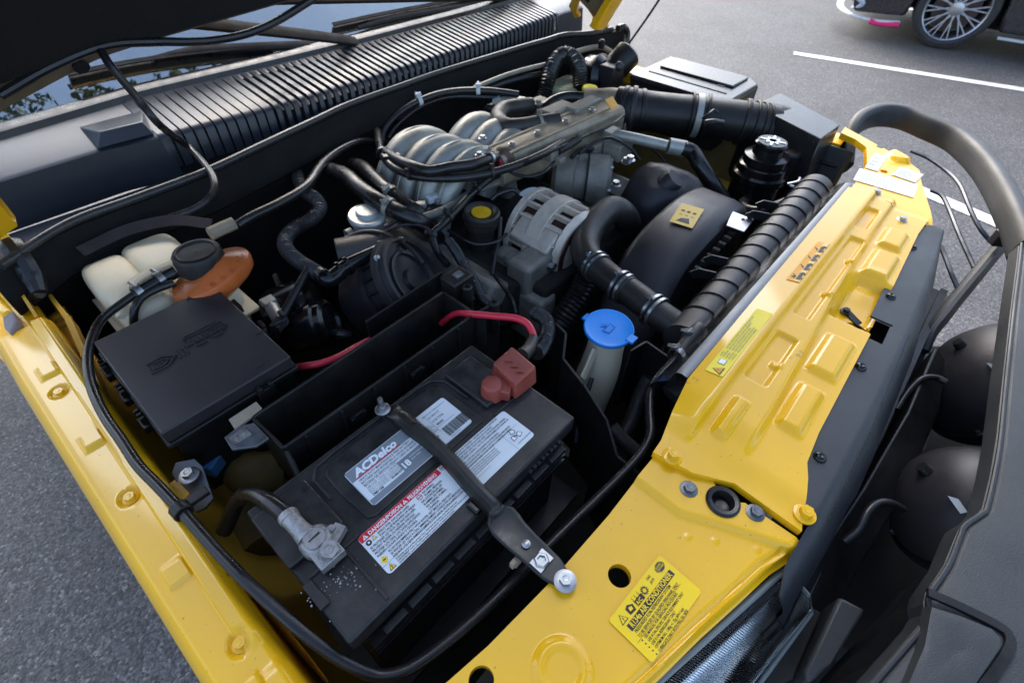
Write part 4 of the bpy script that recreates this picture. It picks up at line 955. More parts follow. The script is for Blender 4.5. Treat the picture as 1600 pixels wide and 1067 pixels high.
for sxx, yy in ((X0 - .003, .30), (X0 - .003, .58), (X0 - .003, .86)):
    bm = NB(); y = Y0 + sy_ * yy; 
    for k in (-.008, 0, .008): box(bm, (sxx - .003, y + k, FBZ - .020), (.006, .0035, .012))
    box(bm, (sxx - .004, y, FBZ - .034), (.010, .022, .010)); part('clip', bm, BLK, fus, bevel=.0008)
for k, xx in enumerate((.72,)):
    bm = NB(); x = X0 + sx_ * xx; box(bm, (x, Y0 - .006, FBZ - .026), (.022, .008, .016)); box(bm, (x - .007, Y0 - .008, FBZ - .016), (.005, .008, .010)); box(bm, (x + .007, Y0 - .008, FBZ - .016), (.005, .008, .010)); part('clip', bm, BLK, fus, bevel=.0008)
bm = NB(); box(bm, (X1 + .004, Y0 + sy_ * .78, FBZ - .018), (.010, .022, .012)); part('clip', bm, BLK, fus, bevel=.0008)
bm = NB(); box(bm, (cx + .03, Y1 + .005, FBZ - .014), (.02, .010, .014)); part('clip', bm, BLK, fus, bevel=.0008)
def emboss(bm, cxp, cyp, boxes, sc=1.45):
    for x, y, a, b in boxes: box(bm, (cxp + x * sc, cyp + y * sc, FBZ + .0005), (a * sc, b * sc * .9, .0013))
e1 = P(267, 560, FBZ); e2 = P(322, 523, FBZ)
def line_e(bm, c, pts, wd=.0017):
    for a, b in zip(pts[:-1], pts[1:]): strap(bm, [V((c.x + a[0], c.y + a[1], FBZ + .0004)), V((c.x + b[0], c.y + b[1], FBZ + .0004))], wd, .0022)
bm = NB()
line_e(bm, e1, [(-.026, .010), (-.006, .010), (.006, 0), (-.006, -.010), (-.026, -.010), (-.026, .010)]); line_e(bm, e1, [(-.022, .006), (-.009, .006), (-.002, 0), (-.009, -.006), (-.022, -.006), (-.022, .006)])
for k in range(3): line_e(bm, e1, [(.009 + .005 * k, .009), (.009 + .005 * k, -.009)])
for k in range(4): line_e(bm, e1, [(-.020 + .0035 * k, .004), (-.020 + .0035 * k, -.004)], .0013)
part('embossed_bulb_symbol', bm, BLKM, lidf)
bm = NB()
line_e(bm, e2, [(-.026, -.004), (-.026, .011), (.026, .011), (.026, -.004), (-.026, -.004)])
line_e(bm, e2, [(-.022, .015), (.022, .015)])
for k in range(8): line_e(bm, e2, [(-.0195 + .0056 * k, .007), (-.0195 + .0056 * k, .0005)], .0014)
for c0 in (-.011, .011): line_e(bm, e2, [(c0 - .006, -.004), (c0 - .006, -.012), (c0 + .006, -.012), (c0 + .006, -.004)])
part('embossed_fuse_symbol', bm, BLKM, lidf)
for px, py in ((404, 571), (404, 519), (296, 465)):
    p = P(px, py, FBZ + .0002); bm = NB(); prism(bm, [p + V((-.005, -.003, 0)), p + V((.005, -.003, 0)), p + V((0, .004, 0))], (0, 0, .0009)); part('embossed_arrow', bm, BLKM, lidf)
# bracket with bolt below the fuse box corner
br = thing('fuse_box_bracket', 'bare steel bracket with one bolt below the corner of the fuse box', 'bracket', tuple(P(305, 765, .93)))
bm = NB(); prism(bm, [P(268, 738, .95), P(274, 722, .95), P(304, 716, .95), P(316, 728, .95), P(333, 778, .935), P(322, 792, .93), P(306, 800, .93), P(288, 780, .935)], (0, 0, -.004)); part('bracket_plate', bm, STEEL, br, bevel=.0008)
bm = NB(); hexbolt(bm, P(296, 743, .9505), .0065, .009, washer=1.7); part('bolt', bm, ZINC, br)
bm = NB(); prism(bm, [P(262, 757, .945), P(275, 748, .945), P(296, 770, .94), P(285, 783, .94)], (0, 0, -.003)); part('yellow_tab', bm, YELD, br)
bm = NB(); p = P(335, 722, .90); box(bm, p, (.03, .018, .022), Matrix.Rotation(.5, 3, 'Z')); box(bm, p + V((.02, .01, .004)), (.02, .012, .014), Matrix.Rotation(.5, 3, 'Z'))
single('blue_connector', bm, mat('blue_connector_plastic', (.01, .11, .25), .5, dust=.2), 'small blue electrical connector below the fuse box corner', 'connector', bevel=.002)

# ================================================================== COOLANT TANK
tk = thing('coolant_tank', 'milky white lobed coolant tank with black cap and orange collar', 'coolant tank', tuple(P(270, 440, .86)))
def lobes(x0, x1, y0, y1, zt, zb, name):
    bm = NB(); bmesh.ops.create_uvsphere(bm, u_segments=32, v_segments=18, radius=1)
    for v in bm.verts:
        c = v.co.copy(); q = lambda a, e: math.copysign(abs(a) ** (e * .72), a)
        v.co = V(((x0 + x1) / 2 + q(c.x, .55) * (x1 - x0) / 2, (y0 + y1) / 2 + q(c.y, .55) * (y1 - y0) / 2, (zt + zb) / 2 + q(c.z, .5) * (zt - zb) / 2))
    return bm
TX0, TX1 = .018, .185
bm = lobes(TX0, .088, .80, .925, .985, .86, 'a'); part('tank_lobe', bm, WHP, tk)
bm = lobes(.078, .165, .81, .935, .985, .86, 'a'); part('tank_lobe', bm, WHP, tk)
bm = lobes(TX0 + .004, .10, .735, .835, .985, .86, 'a'); part('tank_lobe', bm, WHP, tk)
bm = lobes(.085, TX1, .73, .845, .980, .86, 'a'); part('tank_lobe', bm, WHP, tk)
bm = NB(); box(bm, ((TX0 + TX1) / 2, .815, .915), (TX1 - TX0 + .012, .215, .006)); part('moulding_seam', bm, WHP, tk, bevel=.002)
bm = lobes(TX0 + .002, TX1 - .002, .715, .93, .935, .80, 'a'); part('tank_base', bm, WHP, tk)
bm = NB(); tube(bm, [V((.028, .75, .980)), V((.05, .795, .987)), V((.09, .815, .987)), V((.13, .82, .986))], .009, n=8, flat=(.5, 1, (0, 0, 1))); part('moulded_ridge', bm, WHP, tk)
cp = P(305, 392, 1.035)
bm = NB(); lathe(bm, [(.030, -.07), (.030, -.028)], V((cp.x, cp.y, cp.z)), n=24); part('filler_neck', bm, WHP, tk)
bm = NB(); n = 40; oc = P(314, 416, 1.005); 
ring = []
for j in range(n):
    a = 2 * math.pi * j / n; r = 1 + .10 * math.cos(2 * a - .6)
    ring.append((a, r))
rows = []
for rr, dz in ((.020, .006), (.036, .004), (.054, -.004), (.0560, -.010), (.0555, -.022), (.050, -.030), (.034, -.045)): rows.append([V((cp.x + .004 + rr * r * math.cos(a) * 1.02, cp.y - .012 + rr * r * math.sin(a) * 1.0, 1.006 + dz - .012 * math.cos(a - 2.3))) for a, r in ring])
quadgrid(bm, rows, True); oc_ = part('orange_collar', bm, ORG, tk)
for a in (-1.9, -1.55, -1.2, -.4, -.1):
    bm = NB(); p = V((cp.x + .004 + .047 * math.cos(a), cp.y - .012 + .047 * math.sin(a), 1.006 - .0005 - .012 * math.cos(a - 2.3))); lathe(bm, [(.0036, 0), (.0036, .0005), (.0031, .0005), (.0031, 0), (.0036, 0)], p, (.1 * math.cos(a), .1 * math.sin(a), 1), 10); part('warning_mark', bm, REDC, oc_)
bm = NB(); K = 48; rows = []
for r, z in ((.0290, -.030), (.0335, -.028), (.0335, -.005), (.031, 0), (.026, .0008), (.024, -.0012), (.008, -.0012), (0.0005, -.0008)):
    rows.append([V((cp.x + r * (1 + (.025 if (j % 4 < 2 and .032 < r) else 0)) * math.cos(2 * math.pi * j / K), cp.y + r * (1 + (.025 if (j % 4 < 2 and .032 < r) else 0)) * math.sin(2 * math.pi * j / K), cp.z + z)) for j in range(K)])
quadgrid(bm, rows, True); part('cap', bm, BLK, tk)
# bleed hose: tank -> along the wing -> round the battery -> radiator
hz_ = thing('coolant_bleed_hose', 'long thin black hose running along the wing and round the battery', 'hose', tuple(P(300, 830, .95)))
pp = [(262, 432, 1.0), (238, 444, 1.0), (214, 458, 0.998), (185, 478, 0.995), (160, 498, 0.997), (147, 520, 0.997), (138, 552, 0.997), (139, 585, 0.997), (147, 615, 0.997), (165, 652, 0.997), (190, 688, 0.997), (216, 727, 0.997), (248, 760, 0.997), (281, 795, 0.997), (310, 828, 0.997), (340, 862, 0.997), (380, 903, 0.997), (425, 945, 0.99), (470, 985, 0.98), (510, 1016, 0.97), (545, 1038, 0.96), (585, 1054, 0.948), (625, 1050, 0.945), (665, 1028, 0.943), (720, 985, 0.942), (775, 935, 0.942), (830, 880, 0.942), (880, 830, 0.942), (930, 782, 0.944), (975, 738, 0.95), (1003, 706, 0.955), (1016, 678, 0.96), (1015, 645, 0.962), (1017, 612, 0.965), (1030, 588, 0.968), (1047, 570, 0.972), (1060, 553, 0.975), (1072, 538, 0.978)]
bm = NB(); tube(bm, [P(*q) for q in pp], .0058, n=12, sub=5); part('hose', bm, RUB, hz_)
bm = NB(); tube(bm, [P(275, 424, 1.002), P(250, 437, 1.0), P(222, 454, .9985), P(209, 461, .998)], .0098, n=14); part('sleeve', bm, RUB, hz_)
for px, py, zz, dx in ((216, 457, .998, 0), (250, 437, 1.0, 0)):
    a = P(px, py, zz); part('hose_clip', clamp_bm(a, P(px + 12, py - 7, zz) - a, .0104, .009, .0009, ref=(0, 0, 1)), ZINC, hz_)
bm = NB(); a = P(283, 797, .997); d = P(298, 814, .997) - a; lathe(bm, [(.006, -.006), (.0095, -.006), (.0095, .006), (.006, .006), (.006, -.006)], a, d, 18); box(bm, a + V((.016, .004, -.002)), (.024, .01, .006)); part('hose_holder', bm, BLK, hz_, bevel=.0008)
bm = NB(); tube(bm, [P(272, 442, .999), P(245, 452, .998), P(222, 465, .996), P(211, 482, .99), P(209, 500, .975), P(210, 515, .95)], .0055, n=12); single('overflow_hose', bm, RUB, 'short black hose bent down beside the orange collar of the tank', 'hose')
bm = NB(); strap(bm, [P(125, 394, 1.0), P(150, 382, 1.0), P(190, 363, 1.003), P(230, 351, 1.006), P(275, 344, 1.006), P(330, 350, 1.0)], .018, .003, up=(0, -.6, .8), smooth=True); single('bulkhead_strap', bm, BLKM, 'grey flat strap along the bulkhead above the coolant tank', 'strap')
# ================================================================== WASHER BOTTLE
wb = thing('washer_bottle', 'translucent white washer filler neck under a round blue cap', 'washer bottle', tuple(P(945, 560, .80)))
cz = .955; wc = P(952, 510, cz)
bm = NB(); tube(bm, [V((wc.x, wc.y, cz - .008)), V((wc.x - .002, wc.y - .002, .91)), V((wc.x - .012, wc.y - .004, .86)), V((wc.x - .03, wc.y, .78)), V((wc.x - .05, wc.y, .70))], [.0275, .0285, .033, .036, .04], n=24); part('neck', bm, WHP, wb)
bm = NB(); strap(bm, [P(930, 545, .93), P(920, 570, .91), P(910, 592, .90)], .014, .004, up=(0, -1, .3)); part('moulded_web', bm, WHP, wb, bevel=.001)
bm = NB(); lathe(bm, [(.026, -.012), (.0375, -.008), (.0385, -.003), (.037, -.001), (.030, -.0035), (.014, -.0045), (0, -.0045)], wc, (-.06, -.05, 1), 40); p = wc + V((.004, -.038, -.004)); box(bm, p, (.016, .012, .004)); box(bm, wc + V((-.004, .038, -.004)), (.014, .010, .004)); cap = part('cap', bm, BLU, wb, bevel=.0006)
bm = NB()
for a, b in (((-.008, -.006), (-.010, .004)), ((-.010, .004), (.010, .004)), ((.010, .004), (.008, -.006)), ((.008, -.006), (-.008, -.006)), ((0, .004), (-.006, .012)), ((0, .004), (.006, .012)), ((0, .004), (0, .014))):
    strap(bm, [wc + V((a[0], a[1], -.0042)), wc + V((b[0], b[1], -.0042))], .0012, .001)
part('embossed_washer_symbol', bm, mat('dark_blue_plastic', (.004, .11, .45), .4), cap)
# ================================================================== ENGINE (block, inlet manifold)
def hose(name, label, pts, r, m=RUB, corr=None, cat='hose', n=12, sub=7, clamps=(), cm=ZINC, bands=()):
    """a hose through (px,py,z) points; clamps = [(i, offset towards next)]"""
    w = [P(*q) for q in pts]
    if not clamps and not bands:
        bm = NB(); tube(bm, w, r, n=n, sub=sub, corr=corr); return single(name, bm, m, label, cat)
    t = thing(name, label, cat, tuple(w[len(w) // 2])); bm = NB(); tube(bm, w, r, n=n, sub=sub, corr=corr); part('hose', bm, m, t)
    c = catmull(w, None, 20)
    for f, wid in clamps:
        i = int(f * (len(c) - 2)); rr = r if not isinstance(r, (list, tuple)) else r[min(len(r) - 1, int(round(f * (len(r) - 1))))]
        part('hose_clamp', clamp_bm(c[i], c[i + 1] - c[i], rr + .0006, wid, .0018, ref=(-.5, .2, 1)), cm, t)
    return t
eng = thing('engine_block', 'dark engine block filling the middle of the bay below the inlet manifold', 'engine', (.78, .70, .55))
bm = NB(); box(bm, (.76, .72, .70), (.36, .42, .30)); box(bm, (.62, .70, .78), (.16, .42, .10), Matrix.Rotation(.5, 3, 'Y')); box(bm, (.95, .70, .78), (.16, .42, .10), Matrix.Rotation(-.5, 3, 'Y')); box(bm, (.76, .48, .70), (.30, .08, .30)); part('block', bm, DARK, eng, bevel=.01)
bm = NB(); box(bm, (.56, .70, .835), (.10, .40, .05), Matrix.Rotation(.5, 3, 'Y')); part('rocker_cover', bm, ALUW, eng, bevel=.008)
bm = NB(); box(bm, (1.02, .70, .835), (.10, .40, .05), Matrix.Rotation(-.5, 3, 'Y')); part('rocker_cover', bm, ALUW, eng, bevel=.008)
man = thing('inlet_manifold', 'grey cast aluminium inlet manifold with arched runners and long plenum', 'manifold', (.80, .75, .85))
for px, py, zz, rr in ((650, 222, .975, .030), (680, 234, .980, .028), (712, 243, .980, .027), (742, 251, .976, .025)):   # near bank runners arch over
    c = P(px, py, zz); bm = NB()
    pts = [V((c.x - .125, c.y - .008, c.z - .190)), V((c.x - .118, c.y - .008, c.z - .115)), V((c.x - .085, c.y - .006, c.z - .038)), V((c.x - .030, c.y, c.z + .0)), V((c.x + .035, c.y, c.z - .006)), V((c.x + .09, c.y, c.z - .05)), V((c.x + .11, c.y, c.z - .12))]
    tube(bm, pts, [rr * .75, rr * .8, rr * .95, rr, rr, rr * .95, rr * .9], n=18); part('runner', bm, ALU, man)
    bm = NB(); tube(bm, [pts[k_] + (V((-.75, 0, .66)) if k_ < 3 else V((0, 0, 1)) if k_ < 5 else V((.7, 0, .7))) * rr * (.82 if k_ == 1 else .97) for k_ in range(1, 6)], .0022, n=6); part('parting_line', bm, ALU, man)
for px, py, zz, rr in ((742, 200, .97, .034), (772, 208, .97, .031), (800, 218, .965, .028)):
    c = P(px, py, zz); bm = NB()
    pts = [V((c.x - .10, c.y, c.z - .10)), V((c.x - .06, c.y, c.z - .03)), V((c.x, c.y, c.z)), V((c.x + .06, c.y, c.z - .03)), V((c.x + .10, c.y, c.z - .12))]
    tube(bm, pts, rr, n=18); part('runner', bm, ALU, man)
for px, py, zz in ((749, 243, 1.0), (754, 217, 1.0)):
    bm = NB(); hexbolt(bm, P(px, py, zz - .002), .006, .008); part('bolt', bm, ZINC, man)
# plenum: long tapered rounded box
pa, pb = P(770, 243, .985), P(950, 163, .985)
dirp = (pb - pa).normalized(); up = V((0, 0, 1)); sd_ = dirp.cross(up).normalized()
if sd_.y > 0: sd_ = -sd_
rows = []
for i in range(13):
    t = i / 12; c = pa.lerp(pb, t); wv, hv = .034 + .020 * t, .036 + .012 * t
    prof = []
    for cxx, cyy, a in ((1, 1, 0), (-1, 1, 90), (-1, -1, 180), (1, -1, 270)):
        for k in range(4):
            q = math.radians(a + 30 * k); rr = .016; prof.append((cxx * (wv - rr) + rr * math.cos(q), cyy * (hv - rr) + rr * math.sin(q)))
    bul = .0
    rows.append([c + sd_ * a + up * (b - hv + .008 + bul) for a, b in prof])
bm = NB(); vs = quadgrid(bm, rows, True); bm.faces.new(vs[0]); bm.faces.new(vs[-1][::-1]); pl = part('plenum', bm, PLEN, man, ang=45)
bm = NB(); strap(bm, [p + up * .009 + sd_ * .03 for p in (pa.lerp(pb, .05), pa.lerp(pb, .5), pa.lerp(pb, .95))], .006, .004); strap(bm, [p + up * .009 - sd_ * .02 for p in (pa.lerp(pb, .02), pa.lerp(pb, .95))], .005, .003); part('cast_rib', bm, PLEN, pl, bevel=.001)
p = P(783, 250, .975); bm = NB(); lathe(bm, [(.016, -.02), (.024, -.018), (.026, -.008), (.024, 0), (.020, .004), (.02, .012), (.014, .013)], p, -dirp, 24); part('end_boss', bm, mat('rusty_brown_casting', (.10, .055, .04), .6, metal=.3, var=.4, dust=.3), pl)
bm = NB(); lathe(bm, [(.012, .013), (.0165, .013), (.0165, .018), (.012, .018), (.012, .013)], p, -dirp, 20); part('red_seal', bm, REDW, pl)
# throttle body and orange tag
p = P(955, 168, .965); ax = (P(1010, 172, .965) - p).normalized()
tb = thing('throttle_unit', 'round cast throttle body with an orange tag at the end of the plenum', 'throttle', tuple(p))
bm = NB(); lathe(bm, [(0, -.075), (.040, -.075), (.043, -.03), (.046, -.01), (.046, .022), (.050, .024), (.050, .034), (.046, .036), (.046, .05)], p, ax, 30); part('housing', bm, PLEN, tb)
a = p + V((-.02, -.01, .044)); bm = NB(); prism(bm, [P(945, 157, 1.012), P(957, 152, 1.012), P(966, 167, 1.010), P(955, 173, 1.010)], (0, 0, .002)); part('orange_tag', bm, LBO, tb)
bm = NB(); box(bm, p + V((0, -.055, -.03)), (.05, .02, .06)); lathe(bm, [(.02, 0), (.032, .003), (.032, .008), (.01, .012), (0, .012)], p + V((.015, -.055, -.01)), (0, -1, .2), 22); part('linkage', bm, PLEN, tb, bevel=.002)
# intake duct
d0 = [P(962, 168, .965), P(985, 172, .965), P(1010, 174, .965), P(1050, 178, .965), P(1095, 182, .965), P(1140, 188, .965), P(1175, 194, .962), P(1205, 200, .955)]
du = thing('intake_duct', 'thick black intake duct from throttle body to air filter box', 'duct', tuple(d0[3]))
bm = NB(); tube(bm, d0, [.050, .053, .048, .047, .047, .048, .050, .052], n=24); part('duct', bm, BLK, du)
for f, rr, m_ in ((.08, .0545, BLK), (.16, .057, BLKM), (.25, .052, BLK)):
    c = catmull(d0, None, 20); i = int(f * (len(c) - 2)); bm = NB(); rib_band(bm, c[i], c[i + 1] - c[i], rr - .008, rr, .012); part('bellows_ring', bm, m_, du, bevel=.002)
for f, wd_, m_ in ((.555, .016, ALU), (.525, .006, BLK), (.60, .006, BLK), (.80, .010, BLK), (.86, .006, BLK), (.90, .006, BLK), (.94, .006, BLK)):
    i = int(f * (len(c) - 2)); bm = NB(); rib_band(bm, c[i], c[i + 1] - c[i], .040, .0525 if m_ is ALU else .055, wd_); part('duct_band', bm, m_, du, bevel=.001)
bm = NB(); tube(bm, [P(1098, 185, 1.0), P(1108, 178, 1.02), P(1116, 172, 1.025), P(1122, 176, 1.02)], .003, n=6); tube(bm, [P(1100, 192, .995), P(1115, 190, 1.0), P(1130, 192, .99)], .006, n=8); part('sensor_wire', bm, BLKM, du)
hose('vacuum_pipe', 'thin black pipe looping under the intake duct', [(990, 195, .93), (1005, 191, .95), (1020, 197, .94), (1035, 203, .93), (1060, 203, .93), (1090, 204, .93), (1108, 198, .94)], .005)

# ================================================================== ALTERNATOR
alt = thing('alternator', 'dusty grey alternator with slotted casing and a black rear cover', 'alternator', (.765, .55, .80))
A0 = V((.762, .635, .862)); ad = V((0, -1, 0)); RA = .088
A0 = P(846, 330, .91) + V((0, .055, -.050))
bm = NB(); lathe(bm, [(0, -.012), (.064, -.012), (.075, -.004), (.079, .012), (.079, .028)], A0, ad, 36); part('rear_cover', bm, BLK, alt)
bm = NB(); lathe(bm, [(.072, .02), (.072, .165)], A0, ad, 30); part('stator', bm, mat('copper_winding', (.05, .02, .012), .5, metal=.4, var=.5, scale=120), alt)
bm = NB(); lathe(bm, [(.074, .026), (RA, .026), (RA + .001, .040), (.074, .040), (.072, .026)], A0, ad, 40); lathe(bm, [(.074, .078), (RA + .003, .078), (RA + .003, .112), (.074, .112), (.074, .078)], A0, ad, 40); lathe(bm, [(.074, .148), (RA - .003, .148), (RA - .012, .160), (.05, .168), (0, .168)], A0, ad, 40); part('casing_ring', bm, ALTM, alt, bevel=.0012)
u, v, a = frame(ad)
def bar_mesh(y0, y1, r0, r1):
    bm = NB(); c = (y0 + y1) / 2
    box(bm, u * ((r0 + r1) / 2) + a * c, ((r1 - r0), .0062, (y1 - y0)), Matrix((u, v, a)).transposed()); return finish(bm, 'fin', ALTM)
for (y0, y1) in ((.038, .080), (.110, .150)):
    me = bar_mesh(y0, y1, .074, RA)
    for k in range(18):
        o = bpy.data.objects.new('fin', me); COL.objects.link(o); o.parent = alt; o.location = A0 - BASE[alt]
        o.rotation_euler = Matrix.Rotation(2 * math.pi * k / 18, 3, a).to_euler()
bm = NB(); box(bm, A0 + V((-.055, -.095, .030)), (.06, .10, .05), Matrix.Rotation(-.6, 3, 'Y')); lathe(bm, [(0, -.03), (.017, -.03), (.017, .03), (0, .03)], A0 + V((-.083, -.12, .005)), (0, 1, 0), 18); part('mounting_ear', bm, ALTM, alt, bevel=.005)
bm = NB(); hexbolt(bm, A0 + V((-.083, -.15, .005)), .009, .012, axis=(0, -1, 0)); part('bolt', bm, ZINC, alt)
bm = NB(); lathe(bm, [(0, .16), (.032, .16), (.034, .165), (.030, .172), (.034, .178), (.034, .198), (0, .2)], A0, ad, 26); part('pulley', bm, BLKM, alt)
bm = NB(); lathe(bm, [(.0795, .006), (.0800, .006), (.0800, .024), (.0795, .024)], A0, ad, 10, a0=-.55, a1=.25); part('rear_sticker', bm, LBM, alt)
# casting below the alternator
cst = thing('alternator_bracket', 'dusty cast bracket block standing below the alternator', 'bracket', tuple(P(830, 440, .80)))
bm = NB(); c = P(828, 430, .84); box(bm, c + V((0, 0, -.03)), (.085, .06, .16)); box(bm, c + V((-.02, -.02, -.07)), (.05, .10, .12)); part('casting', bm, ALUW, cst, bevel=.010, seg=3)
bm = NB(); p = P(800, 400, .875); lathe(bm, [(0, -.02), (.016, -.02), (.018, -.004), (.013, 0), (0, .001)], p, n=18); box(bm, p + V((.01, .02, -.02)), (.04, .05, .03)); part('lug', bm, ALUW, cst, bevel=.004)
bm = NB(); hexbolt(bm, P(822, 398, .88), .006, .008); part('bolt', bm, ZINC, cst)

# ---- AC compressor, pulley cover, fan cowl
ac = thing('air_conditioning_compressor', 'dirty silver compressor body behind the alternator', 'compressor', tuple(P(935, 270, .86)))
C0 = P(905, 262, .915) + V((0, .05, -.045)); bm = NB(); lathe(bm, [(0, -.02), (.05, -.02), (.060, -.01), (.062, .03), (.055, .035), (.055, .06), (.064, .065), (.064, .11), (.05, .12), (0, .12)], C0, (.55, -.83, 0), 30); part('body', bm, ALUW, ac)
for k in range(7):
    bm = NB(); box(bm, C0 + V((.55, -.83, 0)) * (.006 + .014 * k) + V((.0, .0, .058)), (.05, .004, .012), Matrix.Rotation(-.6, 3, 'Z')); part('cast_rib', bm, ALUW, ac, bevel=.001)
bm = NB(); box(bm, P(925, 232, .92), (.07, .06, .05)); box(bm, P(965, 232, .93), (.06, .05, .04)); part('port_block', bm, ALUW, ac, bevel=.004)
for px, py, zz in ((984, 251, .95), (962, 290, .91), (978, 254, .94)):
    bm = NB(); hexbolt(bm, P(px, py, zz), .008, .012); part('bolt', bm, ZINC, ac)
bm = NB(); tube(bm, [P(948, 213, .95), P(968, 212, .96), P(1003, 219, .96), P(1042, 228, .955)], .0125, n=16); tube(bm, [P(1044, 228, .955), P(1070, 233, .95)], .0185, n=18); box(bm, P(955, 212, .955), (.04, .02, .03)); part('pipe', bm, ALU, ac)
hose('air_conditioning_hose', 'matt black hose dropping from the silver air conditioning pipe', [(1065, 232, .952), (1082, 238, .945), (1094, 258, .93), (1112, 285, .90), (1130, 312, .86)], .0175, RUB, n=16)
hose('service_wire', 'thin grey wire hanging behind the pulley cover', [(1018, 232, .93), (1030, 243, .91), (1042, 256, .89)], .003, BLKM)
pc = thing('pulley_cover', 'smooth black moulded cover over the drive pulleys', 'pulley cover', tuple(P(1040, 290, .86)))
bm = NB(); q = [(975, 290, .90), (990, 262, .925), (1008, 253, .935), (1040, 256, .935), (1082, 272, .93), (1100, 284, .92), (1106, 302, .905), (1085, 318, .90), (1040, 318, .90), (1000, 318, .895)]
tp = [P(*k) for k in q]; cen = sum(tp, V()) / len(tp)
rows = [[cen + (p - cen) * k + V((0, 0, dz)) for p in tp] for k, dz in ((.05, .018), (.5, .017), (.8, .010), (.95, -.004), (1.02, -.025), (1.04, -.10))]
quadgrid(bm, rows, True); bm.faces.new(bm.verts[:10] if False else [bm.verts.new(p) for p in rows[0]]); bmesh.ops.remove_doubles(bm, verts=bm.verts[:], dist=1e-5); part('cover', bm, BLKM, pc, ang=60)
bm = NB(); p = P(1052, 282, .93); lathe(bm, [(.028, -.03), (.027, .0), (.022, .008), (0, .010)], p, (.2, -.5, .8), 20); part('bulge', bm, BLKM, pc)
bm = NB(); p = P(1098, 304, .905); lathe(bm, [(.014, -.03), (.013, 0), (.008, .005), (0, .006)], p, (.2, -.4, .85), 16); part('bulge', bm, BLKM, pc)

fc = thing('fan_cowl', 'dark arched fan cowl with a yellow warning sticker on its crown', 'fan cowl', (.85, .30, .80))
ap = [(.615, .70), (.640, .79), (.690, .868), (.760, .915), (.84, .941), (.92, .950), (.985, .944), (1.045, .930), (1.080, .895), (1.095, .80)]
av = catmull([V((x, 0, z)) for x, z in ap], None, 5)
rows = []
for y, dr in ((.372, -.02), (.366, -.006), (.355, 0), (.285, .0), (.262, -.004), (.250, -.016), (.247, -.05), (.247, -.20)):
    rows.append([V((.84 + (p.x - .84) * (1 + dr * 1.5), y - (.02 * (1 - sstep(.62, .80, p.x))), max(.6, p.z + dr))) for p in av])
bm = NB(); quadgrid(bm, rows); part('shell', bm, BLKM, fc, ang=40)
L = Label('warning_sticker', fc, P(1047, 346, .9525), (P(1063, 318, .9525) - P(1047, 346, .9525)), (P(1085, 0, .9525) - P(1085, 100, .9525)), S(P(1060, 335, .95), 40), S(P(1060, 335, .95), 26), LBO, .001) if False else None
def on_shell(px, py):
    z = .95
    for _ in range(12): p = P(px, py, z); z = interp(ap, p.x) + .004
    return P(px, py, z)
s0, s1, s2 = on_shell(1046, 346), on_shell(1061, 316), on_shell(1082, 357)
L = Label('warning_sticker', fc, s0, s2 - s0, s1 - s0, (s2 - s0).length, (s1 - s0).length, mat('amber_sticker', (.78, .48, .05), .5, dust=.1), .001)
for i in range(3): L.disc(L.w * (.25 + .25 * i), L.h * .66, .004, INK, .003); L.rect(L.w * (.18 + .25 * i), L.h * .45, .006, .0016, INK)
L.poly([(L.w * .2, L.h * .12), (L.w * .8, L.h * .12), (L.w * .66, L.h * .36), (L.w * .35, L.h * .30)], INK); L.done()
bm = NB(); prism(bm, [P(1145, 330, .94), P(1178, 343, .94), P(1163, 362, .94), P(1135, 352, .94)], (0, 0, -.003)); tab = part('metal_tab', bm, FOIL, fc, bevel=.0006)
bm = NB(); lathe(bm, [(.0035, 0), (.0035, .0012), (0, .0012)], P(1161, 343, .9402), n=12); part('tab_hole', bm, INK, tab)

# ---- radiator top tank with ribs
r0, r1 = P(1083, 522, .925), P(1268, 303, .935)
rad = thing('radiator', 'black ribbed radiator top tank lying behind the yellow cross panel', 'radiator', (.88, .16, .60))
RR = .036; ax = (r1 - r0).normalized()
bm = NB(); tube(bm, [r0 - ax * .03, r0.lerp(r1, .33), r0.lerp(r1, .66), r1 + ax * .02], RR, n=30, smooth=False); part('tank', bm, BLKM, rad)
Lr = (r1 - r0).length; nr = 13
for k in range(nr):
    bm = NB(); c = r0 + ax * (Lr * (.045 + .93 * k / (nr - 1))); rib_band(bm, c, ax, RR - .004, RR + .0024, .0030, 30); part('rib', bm, BLK, rad, bevel=.0008)
for t in (.27, .36, .70, .79):
    c = r0.lerp(r1, t); bm = NB(); strap(bm, [c + V((-.02, .030, .018)), c + V((-.03, .056, .018)), c + V((-.034, .064, .01))], .004, .018, up=(0, 0, 1)); part('mounting_fin', bm, BLK, rad, bevel=.0008)
bm = NB(); box(bm, ((r0.x + r1.x) / 2, r0.y + .01, .70), (Lr, .05, .38)); part('core', bm, DARK, rad)
bm = NB()
for k in range(9):
    c = r0.lerp(r1, .34 + .045 * k) + V((-.03, .075, .0)); box(bm, c + V((0, -.006, -.006)), (.009, .014, .010))
part('toothed_strip', bm, DARK, rad, bevel=.001)

